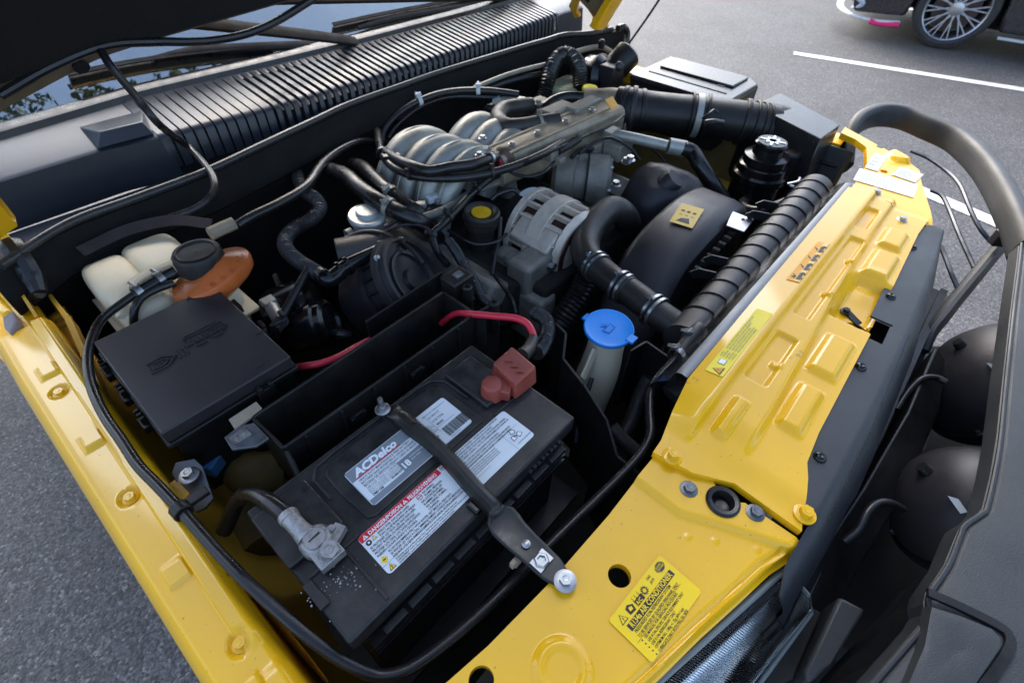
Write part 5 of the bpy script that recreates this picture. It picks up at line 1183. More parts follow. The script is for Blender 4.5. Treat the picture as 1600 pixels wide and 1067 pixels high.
# ---- top hose
hp = [(985, 372, .80), (982, 350, .86), (972, 334, .895), (955, 328, .91), (935, 342, .912), (919, 364, .908), (914, 388, .905), (922, 408, .905), (935, 420, .906), (960, 440, .91), (985, 457, .912), (1005, 472, .914), (1030, 492, .916), (1055, 508, .917), (1078, 520, .918)]
th = thing('radiator_top_hose', 'thick black radiator hose bent over beside the alternator with three clamps', 'hose', tuple(P(950, 430, .85)))
w = [P(*q) for q in hp]
bm = NB(); tube(bm, w, [.028, .028, .0285, .029, .029, .029, .0285, .027, .026, .0255, .0250, .0250, .0245, .0235, .023], n=24); part('hose', bm, RUBD, th)
for px, py, zz, nx, ny, rr in ((929, 414, .906, 940, 424, .0272), (968, 446, .911, 980, 454, .0272), (1019, 483, .915, 1030, 491, .0268)):
    a = P(px, py, zz); part('hose_clamp', clamp_bm(a, P(nx, ny, zz) - a, rr, .0050, .0024, ref=(-.2, .7, .7)), FOIL, th)
    d = (P(nx, ny, zz) - a).normalized(); part('hose_clamp', clamp_bm(a + d * .011, d, rr, .0050, .0024, screw=False), FOIL, th)
bm = NB(); a = P(976, 452, .911); rib_band(bm, a, P(990, 462, .911) - a, .022, .0275, .014); part('hose_cuff', bm, RUBD, th, bevel=.002)
stb = thing('radiator_outlet_stub', 'dark moulded stub with two small worm-drive clips where the bleed hose meets the radiator', 'pipe stub', tuple(P(1078, 525, .95)))
bm = NB(); tube(bm, [P(1062, 551, .974), P(1075, 533, .977), P(1088, 516, .979), P(1093, 510, .979)], [.0105, .0105, .0095, .008], n=14); part('stub', bm, RUBD, stb)
for px, py in ((1057, 554), (1077, 530)):
    a = P(px, py, .975); part('hose_clamp', clamp_bm(a, P(px + 12, py - 15, .976) - a, .0108, .009, .0010, ref=(-.3, .4, .8)), ZINC, stb)
# ribbed lower duct and oddments near the washer bottle
hose('ribbed_lower_hose', 'fat ribbed black hose diving below the top hose clamps', [(922, 432, .86), (905, 462, .83), (880, 500, .79), (850, 545, .74)], .027, RUB, corr=(.009, .0016), n=18)
bm = NB(); plate(bm, P(985, 548, .935), P(1010, 533, .935), .80, .004); plate(bm, P(1010, 533, .935), P(1052, 562, .93), .80, .004); box(bm, P(1058, 585, .91), (.03, .03, .03)); single('radiator_mount', bm, BLK, 'black angular radiator mounting bracket beside the blue-capped neck', 'bracket', bevel=.001)
hose('horn_wire', 'grey black pipe lying deep between battery and radiator', [(1015, 590, .88), (1000, 620, .85), (985, 660, .82), (960, 700, .80)], .012, RUBD)
hose('drain_pipe', 'short tan-grey pipe end below the battery tray wall', [(955, 668, .87), (975, 690, .86), (1000, 712, .85)], .012, RUBD)
bm = NB(); tube(bm, [P(1048, 618, .955), P(1072, 600, .96), P(1095, 580, .955)], [.016, .020, .014], n=14, flat=(.6, 1, (0, 0, 1))); single('rubber_pad', bm, RUBD, 'soft grey rubber pad squeezed under the rear corner of the cross panel', 'rubber pad')

# ================================================================== LEFT: valve, pump, solenoid, hoses
vl = thing('air_valve', 'small silver valve with a stepped round lid behind the black pump', 'valve', tuple(P(575, 350, .88)))
c = P(573, 334, .945)
bm = NB(); lathe(bm, [(r * 1.25, h * 1.2) for r, h in [(.020, -.085), (.021, -.040), (.024, -.030), (.023, -.012), (.0285, -.010), (.0295, -.004), (.0275, 0), (.017, .0005), (.0165, .0055), (.0145, .007), (0, .007)]], c, (0, -.08, 1), 36); part('body', bm, mat('pale_zinc_valve', (.52, .53, .50), .42, metal=.5, var=.15, dust=.2), vl)
bm = NB(); tube(bm, [c + V((.015, -.01, -.04)), c + V((.05, -.02, -.03)), c + V((.075, -.035, -.02)), c + V((.11, -.06, -.025)), c + V((.14, -.075, -.02))], .0045, n=8); part('pipe', bm, STEEL, vl)
bm = NB(); lathe(bm, [(0, 0), (.010, 0), (.010, .012), (0, .012)], c + V((-.035, .01, -.03)), (-1, 0, 0), 14); part('side_plug', bm, ALU, vl)
pm = thing('air_pump', 'round black ribbed air pump lying behind the battery trough', 'pump', tuple(P(610, 430, .85)))
pc0 = P(640, 440, .900); pax = V((.50, -.62, .58)).normalized(); K_ = 1.22
bm = NB(); lathe(bm, [(r * K_, h) for r, h in [(0, -.12), (.048, -.12), (.058, -.105), (.060, -.05), (.066, -.046), (.066, -.036), (.061, -.034), (.063, -.010), (.070, -.008), (.070, .004), (.065, .006), (.0645, .016), (.060, .018), (.059, .010), (.046, .007), (.045, .012), (.041, .012), (.040, .006), (.018, .004), (.015, .012), (0, .012)]], pc0, pax, 52); part('housing', bm, BLKM, pm)
u, v, a = frame(pax)
for k in range(20):
    q = 2 * math.pi * k / 20; bm = NB(); box(bm, pc0 + a * -.022 + (u * math.cos(q) + v * math.sin(q)) * .0645 * K_, (.007, .005, .022), Matrix((u * math.cos(q) + v * math.sin(q), v * math.cos(q) - u * math.sin(q), a)).transposed()); part('clamp_rib', bm, BLK, pm, bevel=.0006)
for q in (.3, 1.5, 2.6, 3.7, 4.9):
    bm = NB(); hexbolt(bm, pc0 + a * .004 + (u * math.cos(q) + v * math.sin(q)) * .0675 * K_, .0042, .007, axis=a); part('screw', bm, ZINC, pm)
bm = NB(); c = P(572, 396, .915); lathe(bm, [(.034, -.05), (.036, -.048), (.036, .03), (.030, .034), (0, .034)], c, (.75, -.4, .0), 26); part('motor_can', bm, mat('dull_brown_grey_can', (.075, .068, .062), .5, metal=.3, var=.3, dust=.3), pm)
bm = NB(); box(bm, P(573, 385, .935), (.05, .03, .014), Matrix.Rotation(-.4, 3, 'Z')); box(bm, P(612, 384, .94), (.05, .02, .02), Matrix.Rotation(-.5, 3, 'Z')); part('label_block', bm, BLK, pm, bevel=.002)
sl = thing('vacuum_canister', 'pair of black round vacuum canisters in the shadow beside the fuse box', 'canister', tuple(P(480, 500, .85)))
bm = NB(); c = P(470, 478, .90); lathe(bm, [(0, -.05), (.040, -.05), (.044, -.04), (.044, .018), (.038, .026), (0, .028)], c, (.75, -.55, .30), 32); part('canister', bm, BLKG, sl)
bm = NB(); c = P(505, 505, .895); lathe(bm, [(0, -.05), (.036, -.05), (.040, -.044), (.040, -.01), (.044, -.008), (.044, .0), (.039, .003), (.038, .012), (.030, .016), (.028, .010), (0, .010)], c, (.72, -.62, .30), 32); part('canister', bm, BLKG, sl)
bm = NB(); tube(bm, [P(520, 520, .89), P(532, 523, .895), P(548, 525, .89)], [.006, .010, .008], n=10); part('nipple', bm, RUB, sl)
hose('corrugated_breather_hose', 'corrugated black hose winding in an S beside the silver valve', [(462, 255, .93), (466, 278, .945), (477, 299, .955), (494, 312, .96), (500, 326, .958), (486, 343, .952), (462, 356, .95), (447, 372, .95), (447, 388, .95), (462, 405, .95), (485, 420, .95), (508, 434, .95)], .0125, BLKM, corr=(.0046, .0011), n=18)
el = thing('breather_elbow', 'glossy black plastic elbow joining the corrugated hose to the pump', 'elbow', tuple(P(530, 425, .93)))
bm = NB(); tube(bm, [P(500, 428, .95), P(510, 436, .95), P(520, 434, .95), P(535, 420, .952), P(555, 408, .953), P(585, 394, .95), P(602, 384, .945)], [.0135, .0150, .0145, .013, .012, .0115, .011], n=16); part('elbow', bm, BLKG, el)
for px, py in ((513, 434), (530, 423), (542, 415)):
    bm = NB(); a = P(px, py, .951); rib_band(bm, a, P(px + 12, py - 8, .952) - a, .010, .0165, .006); part('collar', bm, BLKG, el, bevel=.001)
hose('vacuum_hose', 'thin black hose slanting down from the elbow past the canister', [(482, 420, .955), (465, 450, .945), (450, 478, .935), (437, 505, .92), (428, 525, .90)], .0072)
bm = NB(); tube(bm, [P(425, 480, .93), P(432, 492, .93), P(440, 505, .93)], .011, n=12); box(bm, P(420, 472, .935), (.02, .018, .012)); single('pale_connector', bm, ALU, 'pale metal pipe joint between fuse box and vacuum canister', 'connector', bevel=.001)
for k, (px, py, zz, lb) in enumerate(((435, 507, .945, 'black cable clip standing at the corner of the fuse box'), (403, 524, .955, 'small black plug on the right edge of the fuse box'))):
    bm = NB(); c = P(px, py, zz); box(bm, c, (.022, .016, .012), Matrix.Rotation(.5, 3, 'Z')); box(bm, c + V((.012, .006, .006)), (.006, .014, .014)); box(bm, c + V((-.002, -.008, .008)), (.014, .004, .008)); single('cable_clip', bm, BLKM, lb, 'clip', bevel=.001)
# heater hoses
hose('heater_hose', 'smooth black heater hose with two spring clips dropping from the bulkhead', [(505, 262, .93), (520, 268, .955), (540, 275, .965), (560, 293, .965), (585, 311, .962), (610, 325, .955), (634, 337, .95), (660, 350, .93), (684, 372, .87)], .0165, RUB, n=16, clamps=((.62, .010),), cm=ALU)
hose('heater_return_hose', 'second black heater hose tucked behind the first with its own clip', [(550, 258, .93), (566, 262, .95), (585, 280, .955), (605, 298, .955), (630, 318, .945), (655, 334, .93), (680, 356, .87)], .0155, RUB, n=16, clamps=((.55, .010),), cm=ALU)
# oil filler
of = thing('oil_filler', 'black oil filler neck with a yellow disc on its cap', 'oil filler', tuple(P(752, 350, .85)))
c = P(752, 330, .935)
bm = NB(); lathe(bm, [(.028, -.11), (.028, -.035), (.034, -.030), (.034, -.018), (.038, -.014), (.038, -.002), (.034, .001), (.026, -.001), (.023, -.004), (0, -.004)], c, (0, -.05, 1), 34); part('cap', bm, RUBD, of)
bm = NB(); lathe(bm, [(0, -.0038), (.020, -.0038), (.020, -.0015), (0, -.0015)], c, (0, -.05, 1), 26); part('yellow_disc', bm, mat('amber_disc', (.62, .36, .003), .45, dust=.1), of)
# loops over the manifold
hose('plenum_loop_hose', 'glossy black hose looping low in front of the manifold runners', [(590, 205, .97), (593, 225, .98), (600, 246, .985), (617, 263, .985), (652, 276, .985), (704, 279, .985), (755, 273, .985), (806, 259, .985), (850, 240, .985), (880, 222, .98)], .0085, RUB, n=12, clamps=((.42, .006), (.70, .006)), cm=BLKM)
hose('purge_hose', 'thicker black hose sagging across the runners to the plenum end', [(600, 238, .985), (623, 252, .995), (650, 262, 1.0), (672, 268, 1.0), (704, 262, 1.0), (735, 258, 1.0), (760, 250, .995), (776, 246, .985)], .0115, RUB, n=14, clamps=((.90, .008),), cm=ZINC)
bm = NB(); a = P(597, 240, .985); rib_band(bm, a, P(604, 252, .985) - a, .008, .0135, .010); box(bm, P(612, 246, .992), (.035, .014, .012), Matrix.Rotation(-.5, 3, 'Z')); single('hose_joint', bm, BLKG, 'black joint where the two manifold hoses part', 'joint', bevel=.001)
hose('wiring_harness', 'taped wiring harness running down between pump and oil filler', [(800, 255, .96), (770, 276, .955), (735, 305, .95), (712, 330, .945), (690, 352, .94), (676, 368, .93), (684, 395, .91), (700, 415, .90)], .007, RUB, clamps=((.25, .006), (.5, .006), (.72, .006)), cm=BLKM)
hose('engine_harness_branch', 'second harness strand beside the oil filler', [(790, 268, .95), (760, 285, .945), (728, 315, .94), (700, 345, .935), (680, 362, .93)], .006, RUB)
hose('ribbed_wiring_sleeve', 'ribbed wiring sleeve dropping behind the tray block', [(702, 378, .92), (714, 395, .925), (725, 415, .925), (740, 440, .925), (752, 465, .925), (768, 480, .93)], .009, RUB, corr=(.0042, .001))
hose('dipstick_tube', 'thin dark tube standing between oil filler and alternator bracket', [(782, 340, .93), (780, 370, .91), (772, 410, .88), (768, 445, .85)], .004, BLKM)
hose('alternator_wire', 'black wire arching behind the oil filler to the alternator', [(768, 312, .935), (780, 303, .945), (800, 297, .95), (812, 302, .945)], .005)
hose('injector_wire', 'thin black wire draped below the plenum', [(788, 262, .965), (806, 273, .955), (830, 276, .955), (852, 268, .96), (866, 252, .96)], .0035)
ij = thing('injector_plugs', 'cluster of pale injector clips and plugs at the foot of the runners', 'injector plugs', tuple(P(665, 320, .90)))
for px, py, zz, m_ in ((655, 322, .93, ALU), (676, 310, .935, LBM), (688, 313, .93, ALU), (664, 333, .92, BLK), (680, 326, .92, BLK), (698, 322, .92, BLK), (640, 326, .92, BLK)):
    bm = NB(); box(bm, P(px, py, zz), (.028, .016, .014), Matrix.Rotation(random.uniform(-.5, .5), 3, 'Z')); part('plug', bm, m_, ij, bevel=.002)
bm = NB(); tube(bm, [P(640, 345, .93), P(690, 330, .93), P(740, 300, .93), P(790, 280, .93)], .009, n=10); part('fuel_rail', bm, ALUW, ij)
# linkage bits at the plenum front
lk = thing('throttle_cable_bracket', 'tan dusty bracket clamping cables at the front of the plenum', 'bracket', tuple(P(860, 240, .95)))
bm = NB(); box(bm, P(862, 240, .975), (.025, .02, .03)); box(bm, P(872, 248, .965), (.02, .03, .012)); part('bracket_body', bm, ALUW, lk, bevel=.002)
bm = NB(); tube(bm, [P(872, 236, .98), P(890, 226, .985), P(905, 216, .985)], .009, n=10, corr=(.006, .001)); tube(bm, [P(850, 243, .98), P(900, 217, .985), P(955, 195, .985), P(975, 180, .985)], .0035, n=6); part('cable_sheath', bm, RUBD, lk)
# U-bend hose behind the plenum, idle valve
hose('crankcase_hose', 'fat matt black U-bend hose behind the plenum', [(872, 190, .985), (845, 194, .985), (812, 199, .985), (790, 198, .985), (778, 186, .985), (786, 173, .982), (808, 168, .98), (830, 166, .975)], .0205, RUBD, n=18, clamps=((.16, .008),), cm=ALUW)
iv = thing('idle_air_valve', 'bright silver idle valve behind the U-bend hose', 'valve', tuple(P(800, 162, .95)))
bm = NB(); a = P(778, 160, .97); d = P(830, 166, .97) - a; lathe(bm, [(0, -.01), (.020, -.01), (.020, .005), (.017, .008), (.017, .05), (.020, .055), (.020, .07), (.012, .075), (0, .08)], a, d, 22); part('can', bm, ALU, iv)
bm = NB(); box(bm, P(843, 168, .965), (.04, .035, .04)); hexbolt(bm, P(841, 163, .985), .007, .012); part('flange', bm, ALUW, iv, bevel=.004)
bm = NB(); box(bm, P(768, 172, .96), (.03, .03, .02)); part('plug', bm, BLK, iv, bevel=.002)
hose('idle_breather_hose', 'black breather hose curving from the idle valve to the throttle body', [(850, 170, .97), (868, 158, .98), (890, 153, .985), (915, 155, .985), (935, 160, .98)], .0155, RUB, n=14)
bm = NB(); box(bm, P(870, 176, .985), (.09, .04, .03)); box(bm, P(912, 164, .995), (.11, .035, .014)); single('plenum_bracket', bm, ALUW, 'flat dusty pink-grey casting bolted on top of the plenum', 'bracket', bevel=.004)
# bulkhead pipes and looms
hose('bulkhead_loom', 'black wiring loom arching along the bulkhead behind the runners', [(596, 226, .93), (602, 200, .96), (630, 172, .985), (670, 152, 1.0), (710, 143, 1.0), (760, 142, 1.0), (810, 148, .99)], .0085, RUB, clamps=((.45, .010), (.8, .010)), cm=LBM)
hose('bulkhead_loom_lower', 'second black loom just below the first on the bulkhead', [(606, 216, .93), (620, 196, .95), (655, 168, .975), (700, 152, .985), (760, 152, .985), (820, 156, .975)], .007, RUB)
hose('left_bulkhead_pipe', 'dark pipe running down the bulkhead beside the corrugated hose', [(372, 352, .98), (395, 338, .985), (440, 316, .985), (480, 290, .98), (510, 250, .97), (560, 222, .96), (606, 222, .91)], .009, RUB)
bm = NB(); tube(bm, [P(328, 366, .99), P(345, 358, .99), P(366, 349, .99)], .011, n=8); single('tape_wrap', bm, BEIGE, 'tan tape wrapped round a pipe above the coolant tank', 'tape')
for nm, lb, q, rr, m_ in (('brake_pipe', 'pale pipe across the bulkhead below the seal', [(740, 138, 1.0), (790, 118, 1.0), (840, 104, 1.0), (900, 92, .99)], .006, ALUW), ('brake_pipe', 'lower pale pipe on the bulkhead behind the ribbed hose', [(745, 146, .985), (800, 126, .985), (860, 112, .98)], .007, BLKM), ('brake_pipe', 'short tan pipe beside the brake fluid reservoir', [(893, 84, .995), (920, 76, .995), (940, 74, .99), (955, 82, .98)], .008, BEIGE), ('brake_pipe', 'bent tan pipe below the brake servo', [(925, 95, .97), (942, 88, .975), (952, 98, .96)], .008, BEIGE)):
    hose(nm, lb, q, rr, m_, cat='pipe')
hose('ribbed_arch_hose', 'ribbed black arch-shaped hose at the back of the engine bay', [(846, 158, .93), (853, 140, .955), (858, 118, .985), (868, 96, 1.005), (882, 86, 1.012), (897, 92, 1.008), (906, 112, .99), (906, 140, .955)], .021, RUB, corr=(.0075, .0016), n=20)
dp = thing('yellow_dipstick', 'bright yellow dipstick handle poking up near the throttle body', 'dipstick', tuple(P(921, 150, .97)))
bm = NB(); c = P(922, 137, .99); lathe(bm, [(0, -.05), (.010, -.05), (.012, -.035), (.008, -.030), (.008, -.012), (.020, -.008), (.021, -.002), (.019, .002), (0, .003)], c, n=20); part('handle', bm, mat('bright_yellow_plastic', (.85, .66, .0), .4, var=.05), dp)
bs = thing('brake_servo', 'black brake servo and reservoir in the far rear corner', 'brake servo', tuple(P(950, 130, .90)))
bm = NB(); c = P(930, 122, .95); lathe(bm, [(0, -.03), (.055, -.03), (.062, -.015), (.06, .02), (.045, .035), (0, .04)], c, (.1, -1, .25), 30); part('servo_drum', bm, BLKG, bs)
bm = NB(); c = P(975, 92, 1.0); lathe(bm, [(0, -.05), (.036, -.05), (.040, -.03), (.040, .018), (.034, .024), (.026, .026), (0, .024)], c, (.75, -.2, .55), 28); part('reservoir_cap', bm, BLK, bs)
bm = NB(); lathe(bm, [(0, 0), (.013, 0), (.013, .008), (.008, .012), (0, .012)], P(966, 104, 1.0), (-.3, -.9, .3), 18); box(bm, P(955, 118, .97), (.06, .05, .06)); part('sensor', bm, BLKM, bs, bevel=.003)
bm = NB(); lathe(bm, [(0, -.01), (.010, -.01), (.010, .01), (.006, .014), (0, .014)], P(940, 70, 1.01), n=14); part('bleed_cap', bm, BLK, bs)
bm = NB(); box(bm, P(882, 148, .93), (.12, .08, .07)); single('fluid_bottle', bm, mat('greenish_bottle', (.33, .33, .20), .5, var=.1), 'pale green fluid bottle half hidden behind the arch hose', 'bottle', bevel=.012, seg=3)

# ================================================================== FAR SIDE: control box, air box, power steering
ECZ = 1.0
eb = thing('engine_control_box', 'long black box with a pale glossy lid in the far corner by the wing', 'control box', (1.45, .62, .85))
q = [P(978, 118, ECZ), P(1040, 90, ECZ), P(1172, 125, ECZ), P(1150, 160, ECZ)]
EX0, EX1, EY0, EY1 = 1.345, 1.560, .470, .752
bm = NB(); box(bm, ((EX0 + EX1) / 2, (EY0 + EY1) / 2, .93), (EX1 - EX0, EY1 - EY0, .12)); part('case', bm, BLK, eb, bevel=.006)
bm = NB(); tp = [V((EX0 - .004, EY0 + .03, .985)), V((EX0 + .03, EY0 - .004, .985)), V((EX1 - .03, EY0 - .004, .985)), V((EX1 + .004, EY0 + .03, .985)), V((EX1 + .004, EY1, .985)), V((EX0 - .004, EY1, .985))]; prism(bm, tp, (0, 0, .015)); part('lid', bm, SATIN, eb, bevel=.004)
bm = NB(); box(bm, ((EX0 + EX1) / 2 + .045, (EY0 + EY1) / 2, 1.003), (.10, EY1 - EY0 - .06, .006)); part('raised_lid_panel', bm, SATIN, eb, bevel=.003)
bm = NB(); p = V((EX0 + .055, (EY0 + EY1) / 2, 1.0005)); box(bm, p, (.004, EY1 - EY0 - .05, .002)); part('lid_groove', bm, INK, eb)
bm = NB(); p = V((EX0 + .10, EY0 + .06, 1.0005)); box(bm, p, (.012, .02, .0014)); part('moulded_arrow', bm, BLK, eb)
ab = thing('air_filter_box', 'black wedge-shaped air filter box beside the far headlight', 'air filter box', (1.40, .31, .75))
AZ1 = 1.0
tp = [P(1219, 145, AZ1), P(1313, 195, AZ1), P(1283, 218, AZ1), P(1180, 164, AZ1)]
bm = NB(); prism(bm, tp, (0, 0, -.005)); t_ = [p for p in tp]; cen = sum(tp, V()) / 4
rows = [[cen + (p - cen) * k + V((0, 0, dz)) for p in tp] for k, dz in ((.96, -.001), (1.0, -.006), (1.03, -.05), (1.08, -.075), (1.10, -.16), (1.12, -.30))]
quadgrid(bm, rows, True); part('lid', bm, SATIN, ab, bevel=.003)
bm = NB(); tube(bm, [P(1175, 195, .955), P(1200, 199, .95), P(1225, 205, .94)], [.052, .056, .058], n=22); part('inlet_collar', bm, BLK, ab)
bm = NB(); c = P(1300, 245, .93)
for k in range(5): tube(bm, [P(1278 + 6 * k, 265 - 3 * k, .88), P(1292 + 6 * k, 240 - 2 * k, .92), P(1310 + 3 * k, 222, .935), P(1320, 212 + 4 * k, .93)], .005, n=6)
part('side_bracing', bm, BLKG, ab)
ps = thing('power_steering_reservoir', 'round black power steering reservoir with a star-shaped sky reflection painted white on its cap', 'reservoir', tuple(P(1205, 260, .80)))
c = P(1207, 222, .985)
bm = NB(); lathe(bm, [(0, -.22), (.056, -.22), (.058, -.09), (.062, -.085), (.062, -.072), (.056, -.068), (.055, -.052), (.046, -.046)], c, n=36); part('bottle', bm, BLKG, ps)
bm = NB(); lathe(bm, [(.046, -.048), (.050, -.046), (.050, -.030), (.036, -.026), (.034, -.012), (.036, -.010), (.036, -.002), (.032, .002), (0, .003)], c, n=36); capp = part('cap', bm, BLKG, ps)
bm = NB()
for k in range(8):
    a = 2 * math.pi * k / 8 + .2; b = .028 if k % 2 == 0 else .019
    strap(bm, [c + V((0, 0, .0034)), c + V((math.cos(a) * b * .7, math.sin(a) * b * .7, .0034)), c + V((math.cos(a) * b, math.sin(a) * b, .0034))], [.012, .006, .004], .0012)
part('painted_star_glint', bm, WINK, capp)  # sky reflection off the cap ribs, painted in white
bm = NB(); p = P(1238, 240, .95); lathe(bm, [(0, -.06), (.022, -.06), (.022, 0), (.018, .004), (0, .004)], p, n=20); part('side_boss', bm, BLK, ps)
bm = NB(); tube(bm, [P(1230, 288, .935), P(1246, 284, .94), P(1250, 278, .945)], .003, n=6); tube(bm, [P(1234, 290, .935), P(1252, 296, .935), P(1270, 300, .935)], .003, n=6); part('wire_clip', bm, ZINC, ps)
bm = NB(); prism(bm, [P(1120, 270, .80), P(1140, 225, .80), P(1152, 270, .80), P(1150, 300, .80), P(1128, 295, .80)], (0, 0, -.04)); part('yellow_chassis_leg', bm, YELD, car)
hose('steering_hose', 'black hose below the power steering reservoir', [(1180, 300, .86), (1160, 320, .88), (1185, 330, .90), (1230, 315, .92)], .011, RUB)
# near bay oddments (inner wing to battery gap)
bm = NB(); tube(bm, [P(370, 720, .85), P(395, 740, .86), P(440, 735, .85)], .03, n=12); tube(bm, [P(390, 800, .80), P(420, 860, .80)], .04, n=12); single('chassis_tube', bm, mat('dark_yellow', (.10, .065, .012), .7, var=.4, dust=.4, dustcol=(.03, .025, .015)), 'dark yellow chassis tube seen down between fuse box and battery', 'chassis tube')  # tube colour is much darker than the inner wing yellow
# bonnet washer tube hanging into the bay
ws_ = [PY(158, 80, 1.02), PY(175, 106, 1.0), PY(216, 155, .99), PY(250, 196, .98), P(290, 226, 1.045), P(318, 255, 1.035), P(335, 282, 1.03), P(331, 306, 1.02), P(305, 327, 1.01), P(257, 343, 1.005), P(203, 358, 1.0), P(150, 380, .985)]
bm = NB(); tube(bm, ws_, .0062, n=10); single('bonnet_washer_tube', bm, RUB, 'thin black tube hanging from the bonnet over the cowl into the bay', 'tube')

# small wires and pipes that fill the gaps between the larger units
for nm, lb, q, rr, m_ in (
    ('sensor_lead', 'thin black lead looping round the foot of the oil filler', [(700, 360, .92), (720, 372, .925), (745, 382, .92), (775, 378, .915), (792, 366, .91)], .0035, RUB),
    ('sensor_lead', 'thin lead crossing in front of the silver valve', [(600, 362, .93), (630, 352, .94), (655, 352, .94), (676, 362, .935)], .0035, BLKM),
    ('sensor_lead', 'thin lead hanging between alternator bracket and tray pegs', [(772, 430, .89), (786, 448, .90), (800, 470, .90), (806, 490, .89)], .004, RUB),
    ('vacuum_line', 'thin vacuum line over the compressor ports', [(905, 240, .955), (930, 222, .965), (955, 216, .965), (985, 232, .95), (1000, 250, .93)], .0035, RUB),
    ('vacuum_line', 'thin vacuum line across the top of the air pump', [(540, 372, .94), (570, 362, .95), (605, 366, .955), (640, 388, .945), (662, 412, .93)], .004, RUB),
    ('earth_strap', 'braided grey earth strap beside the heater hose clips', [(600, 330, .93), (622, 342, .925), (650, 350, .92), (672, 348, .92)], .0045, STEEL),
    ('loom_branch', 'loom branch dropping behind the vacuum canisters', [(430, 430, .93), (440, 455, .92), (452, 480, .90), (470, 520, .87)], .005, RUB),
    ('washer_pipe', 'thin clear-grey washer pipe below the blue cap', [(925, 590, .90), (915, 620, .88), (905, 650, .86), (900, 690, .83)], .004, BLKM),
    ('breather_line', 'thin breather line along the plenum side', [(800, 262, .985), (840, 246, .99), (880, 228, .99), (915, 212, .985), (940, 202, .975)], .004, RUB)):
    hose(nm, lb, q, rr, m_, cat='wire', n=8)
for k, (px, py, zz) in enumerate(((800, 226, .995), (840, 208, .996), (884, 190, .996), (925, 172, .996))):
    bm = NB(); hexbolt(bm, P(px, py, zz), .0055, .007, rot=k); part('bolt', bm, ZINC, pl)

# compressor details: clutch seam, through-bolts, data plate
u, v, a = frame((.55, -.83, 0))
bm = NB(); rib_band(bm, C0 + a * .062, a, .05, .0655, .004); part('clutch_seam', bm, DARK, ac)
for k in range(6):
    g = 2 * math.pi * k / 6 + .4; bm = NB(); hexbolt(bm, C0 + a * .112 + (u * math.cos(g) + v * math.sin(g)) * .052, .0055, .010, axis=a); part('bolt', bm, ZINC, ac)
bm = NB(); tube(bm, [C0 + u * .064 + a * .02 + v * .02, C0 + u * .075 + a * .04 + v * .0, C0 + u * .070 + a * .07 - v * .02], .005, n=8); part('clutch_lead', bm, RUB, ac)
# ================================================================== PRINTED STICKERS ON THE CAR
def lab_px(name, bl, br, tl, z, m, r=.002, lab=None, dz=.0):
    a, b, c = P(*bl, z), P(*br, z), P(*tl, z); return Label(name, car, a + V((0, 0, dz)), b - a, c - a, (b - a).length, (c - a).length, m, r, label=lab)
L = lab_px('air_conditioner_label', (1019, 1036), (1097, 923), (950, 969), HZ + .0012, LBY, .003, 'yellow air conditioner service label in black print')
w, h = L.w, L.h
L.rect(.008, h * .56, w * .84, h * .135, INK); L.txt(.0105, h * .583, .0070, 'R134a AIR CONDITIONER', LBY, .014, .80, k=3)
L.tri(.010, h * .745, .0080, INK, 1); L.tri(.010, h * .76, .0062, LBY, 3); L.txt(.0095, h * .765, .005, '!', INK, .02, k=4)
L.poly([(.018, h * .75), (.0255, h * .73), (.027, h * .84), (.022, h * .91), (.018, h * .88)], INK); L.poly([(.020, h * .79), (.024, h * .78), (.0245, h * .84), (.021, h * .86)], LBY, k=3)
L.rect(.029, h * .73, .011, .0055, INK); L.txt(.0298, h * .745, .0050, 'A/C', LBY, .012, .85, k=3)
for i in range(3): L.txt(.029 + .004 * i, h * .88, .0028, 'CFC'[i]); L.txt(.029 + .004 * i, h * .83, .0028, 'FRE'[i])
for k in range(12): a = 2 * math.pi * k / 12; L.poly([(.0445 + q * math.cos(a + e), h * .82 + q * math.sin(a + e)) for q, e in ((.0022, -.2), (.0042, -.09), (.0042, .09), (.0022, .2))], INK)
L.ring(.0445, h * .82, .0029, INK, .0008, 3)
L.txt(.054, h * .88, .0034, 'SAE'); L.txt(.054, h * .79, .0034, 'J639')
L.disc(.073, h * .86, .0062, INK, .0042); L.ring(.073, h * .86, .0052, LBY, .0004, 3, n=24); L.txt(.0688, h * .875, .0026, 'LAND-', LBY, .01, k=4); L.txt(.0692, h * .82, .0026, 'ROVER', LBY, .01, k=4)
for i, s in enumerate(('PRESSURISED R134a REFRIGERANT SYSTEM', 'TO BE SERVICED BY QUALIFIED PERSONNEL ONLY')): L.txt(.0085 + .001 * (1 - i), h * .485 - i * .0042, .0040, s, INK, .004, .74 if i == 0 else .70)
L.rect(.004, h * .375, w * .84, .0003, INK, 'printed_line')
for i, s in enumerate(('SEE MANUAL FOR SERVICING PROCEDURES', 'USE R134a SPECIFIC SERVICE EQUIPMENT ONLY', 'USE R134a REFRIGERANT ONLY', 'OPTIMUM FILL 1380g +/- 25g (49+/-1oz)', 'LUBRICATE ONLY WITH PAG OIL ND8')): L.disc(.0085, h * .322 - i * .0037 + .001, .0007, INK); L.txt(.012, h * .31 - i * .0037, .0036, s, INK, .004, .74)
L.done()
zl = SZ + .0205
L = lab_px('caution_label', (1102, 600), (1215, 458), (1089, 585), zl, LBL, .001, 'lemon yellow multilingual caution strip')
L.O.z = 0; L = None
bpy.data.objects.remove([o for o in COL.objects if o.name.startswith('caution_label')][0])
a = V((.472, .0655, sz(.55, .0655) + .0006)); L = Label('caution_label', car, a, (1, 0, 0), (0, 1, -.2), .155, .0225, LBL, .002, label='lemon yellow multilingual caution strip')
L.tri(.008, .004, .013, INK, 1); L.tri(.008, .0055, .0098, LBO, 3); L.txt(.0072, .007, .006, '!', INK, .02, k=4)
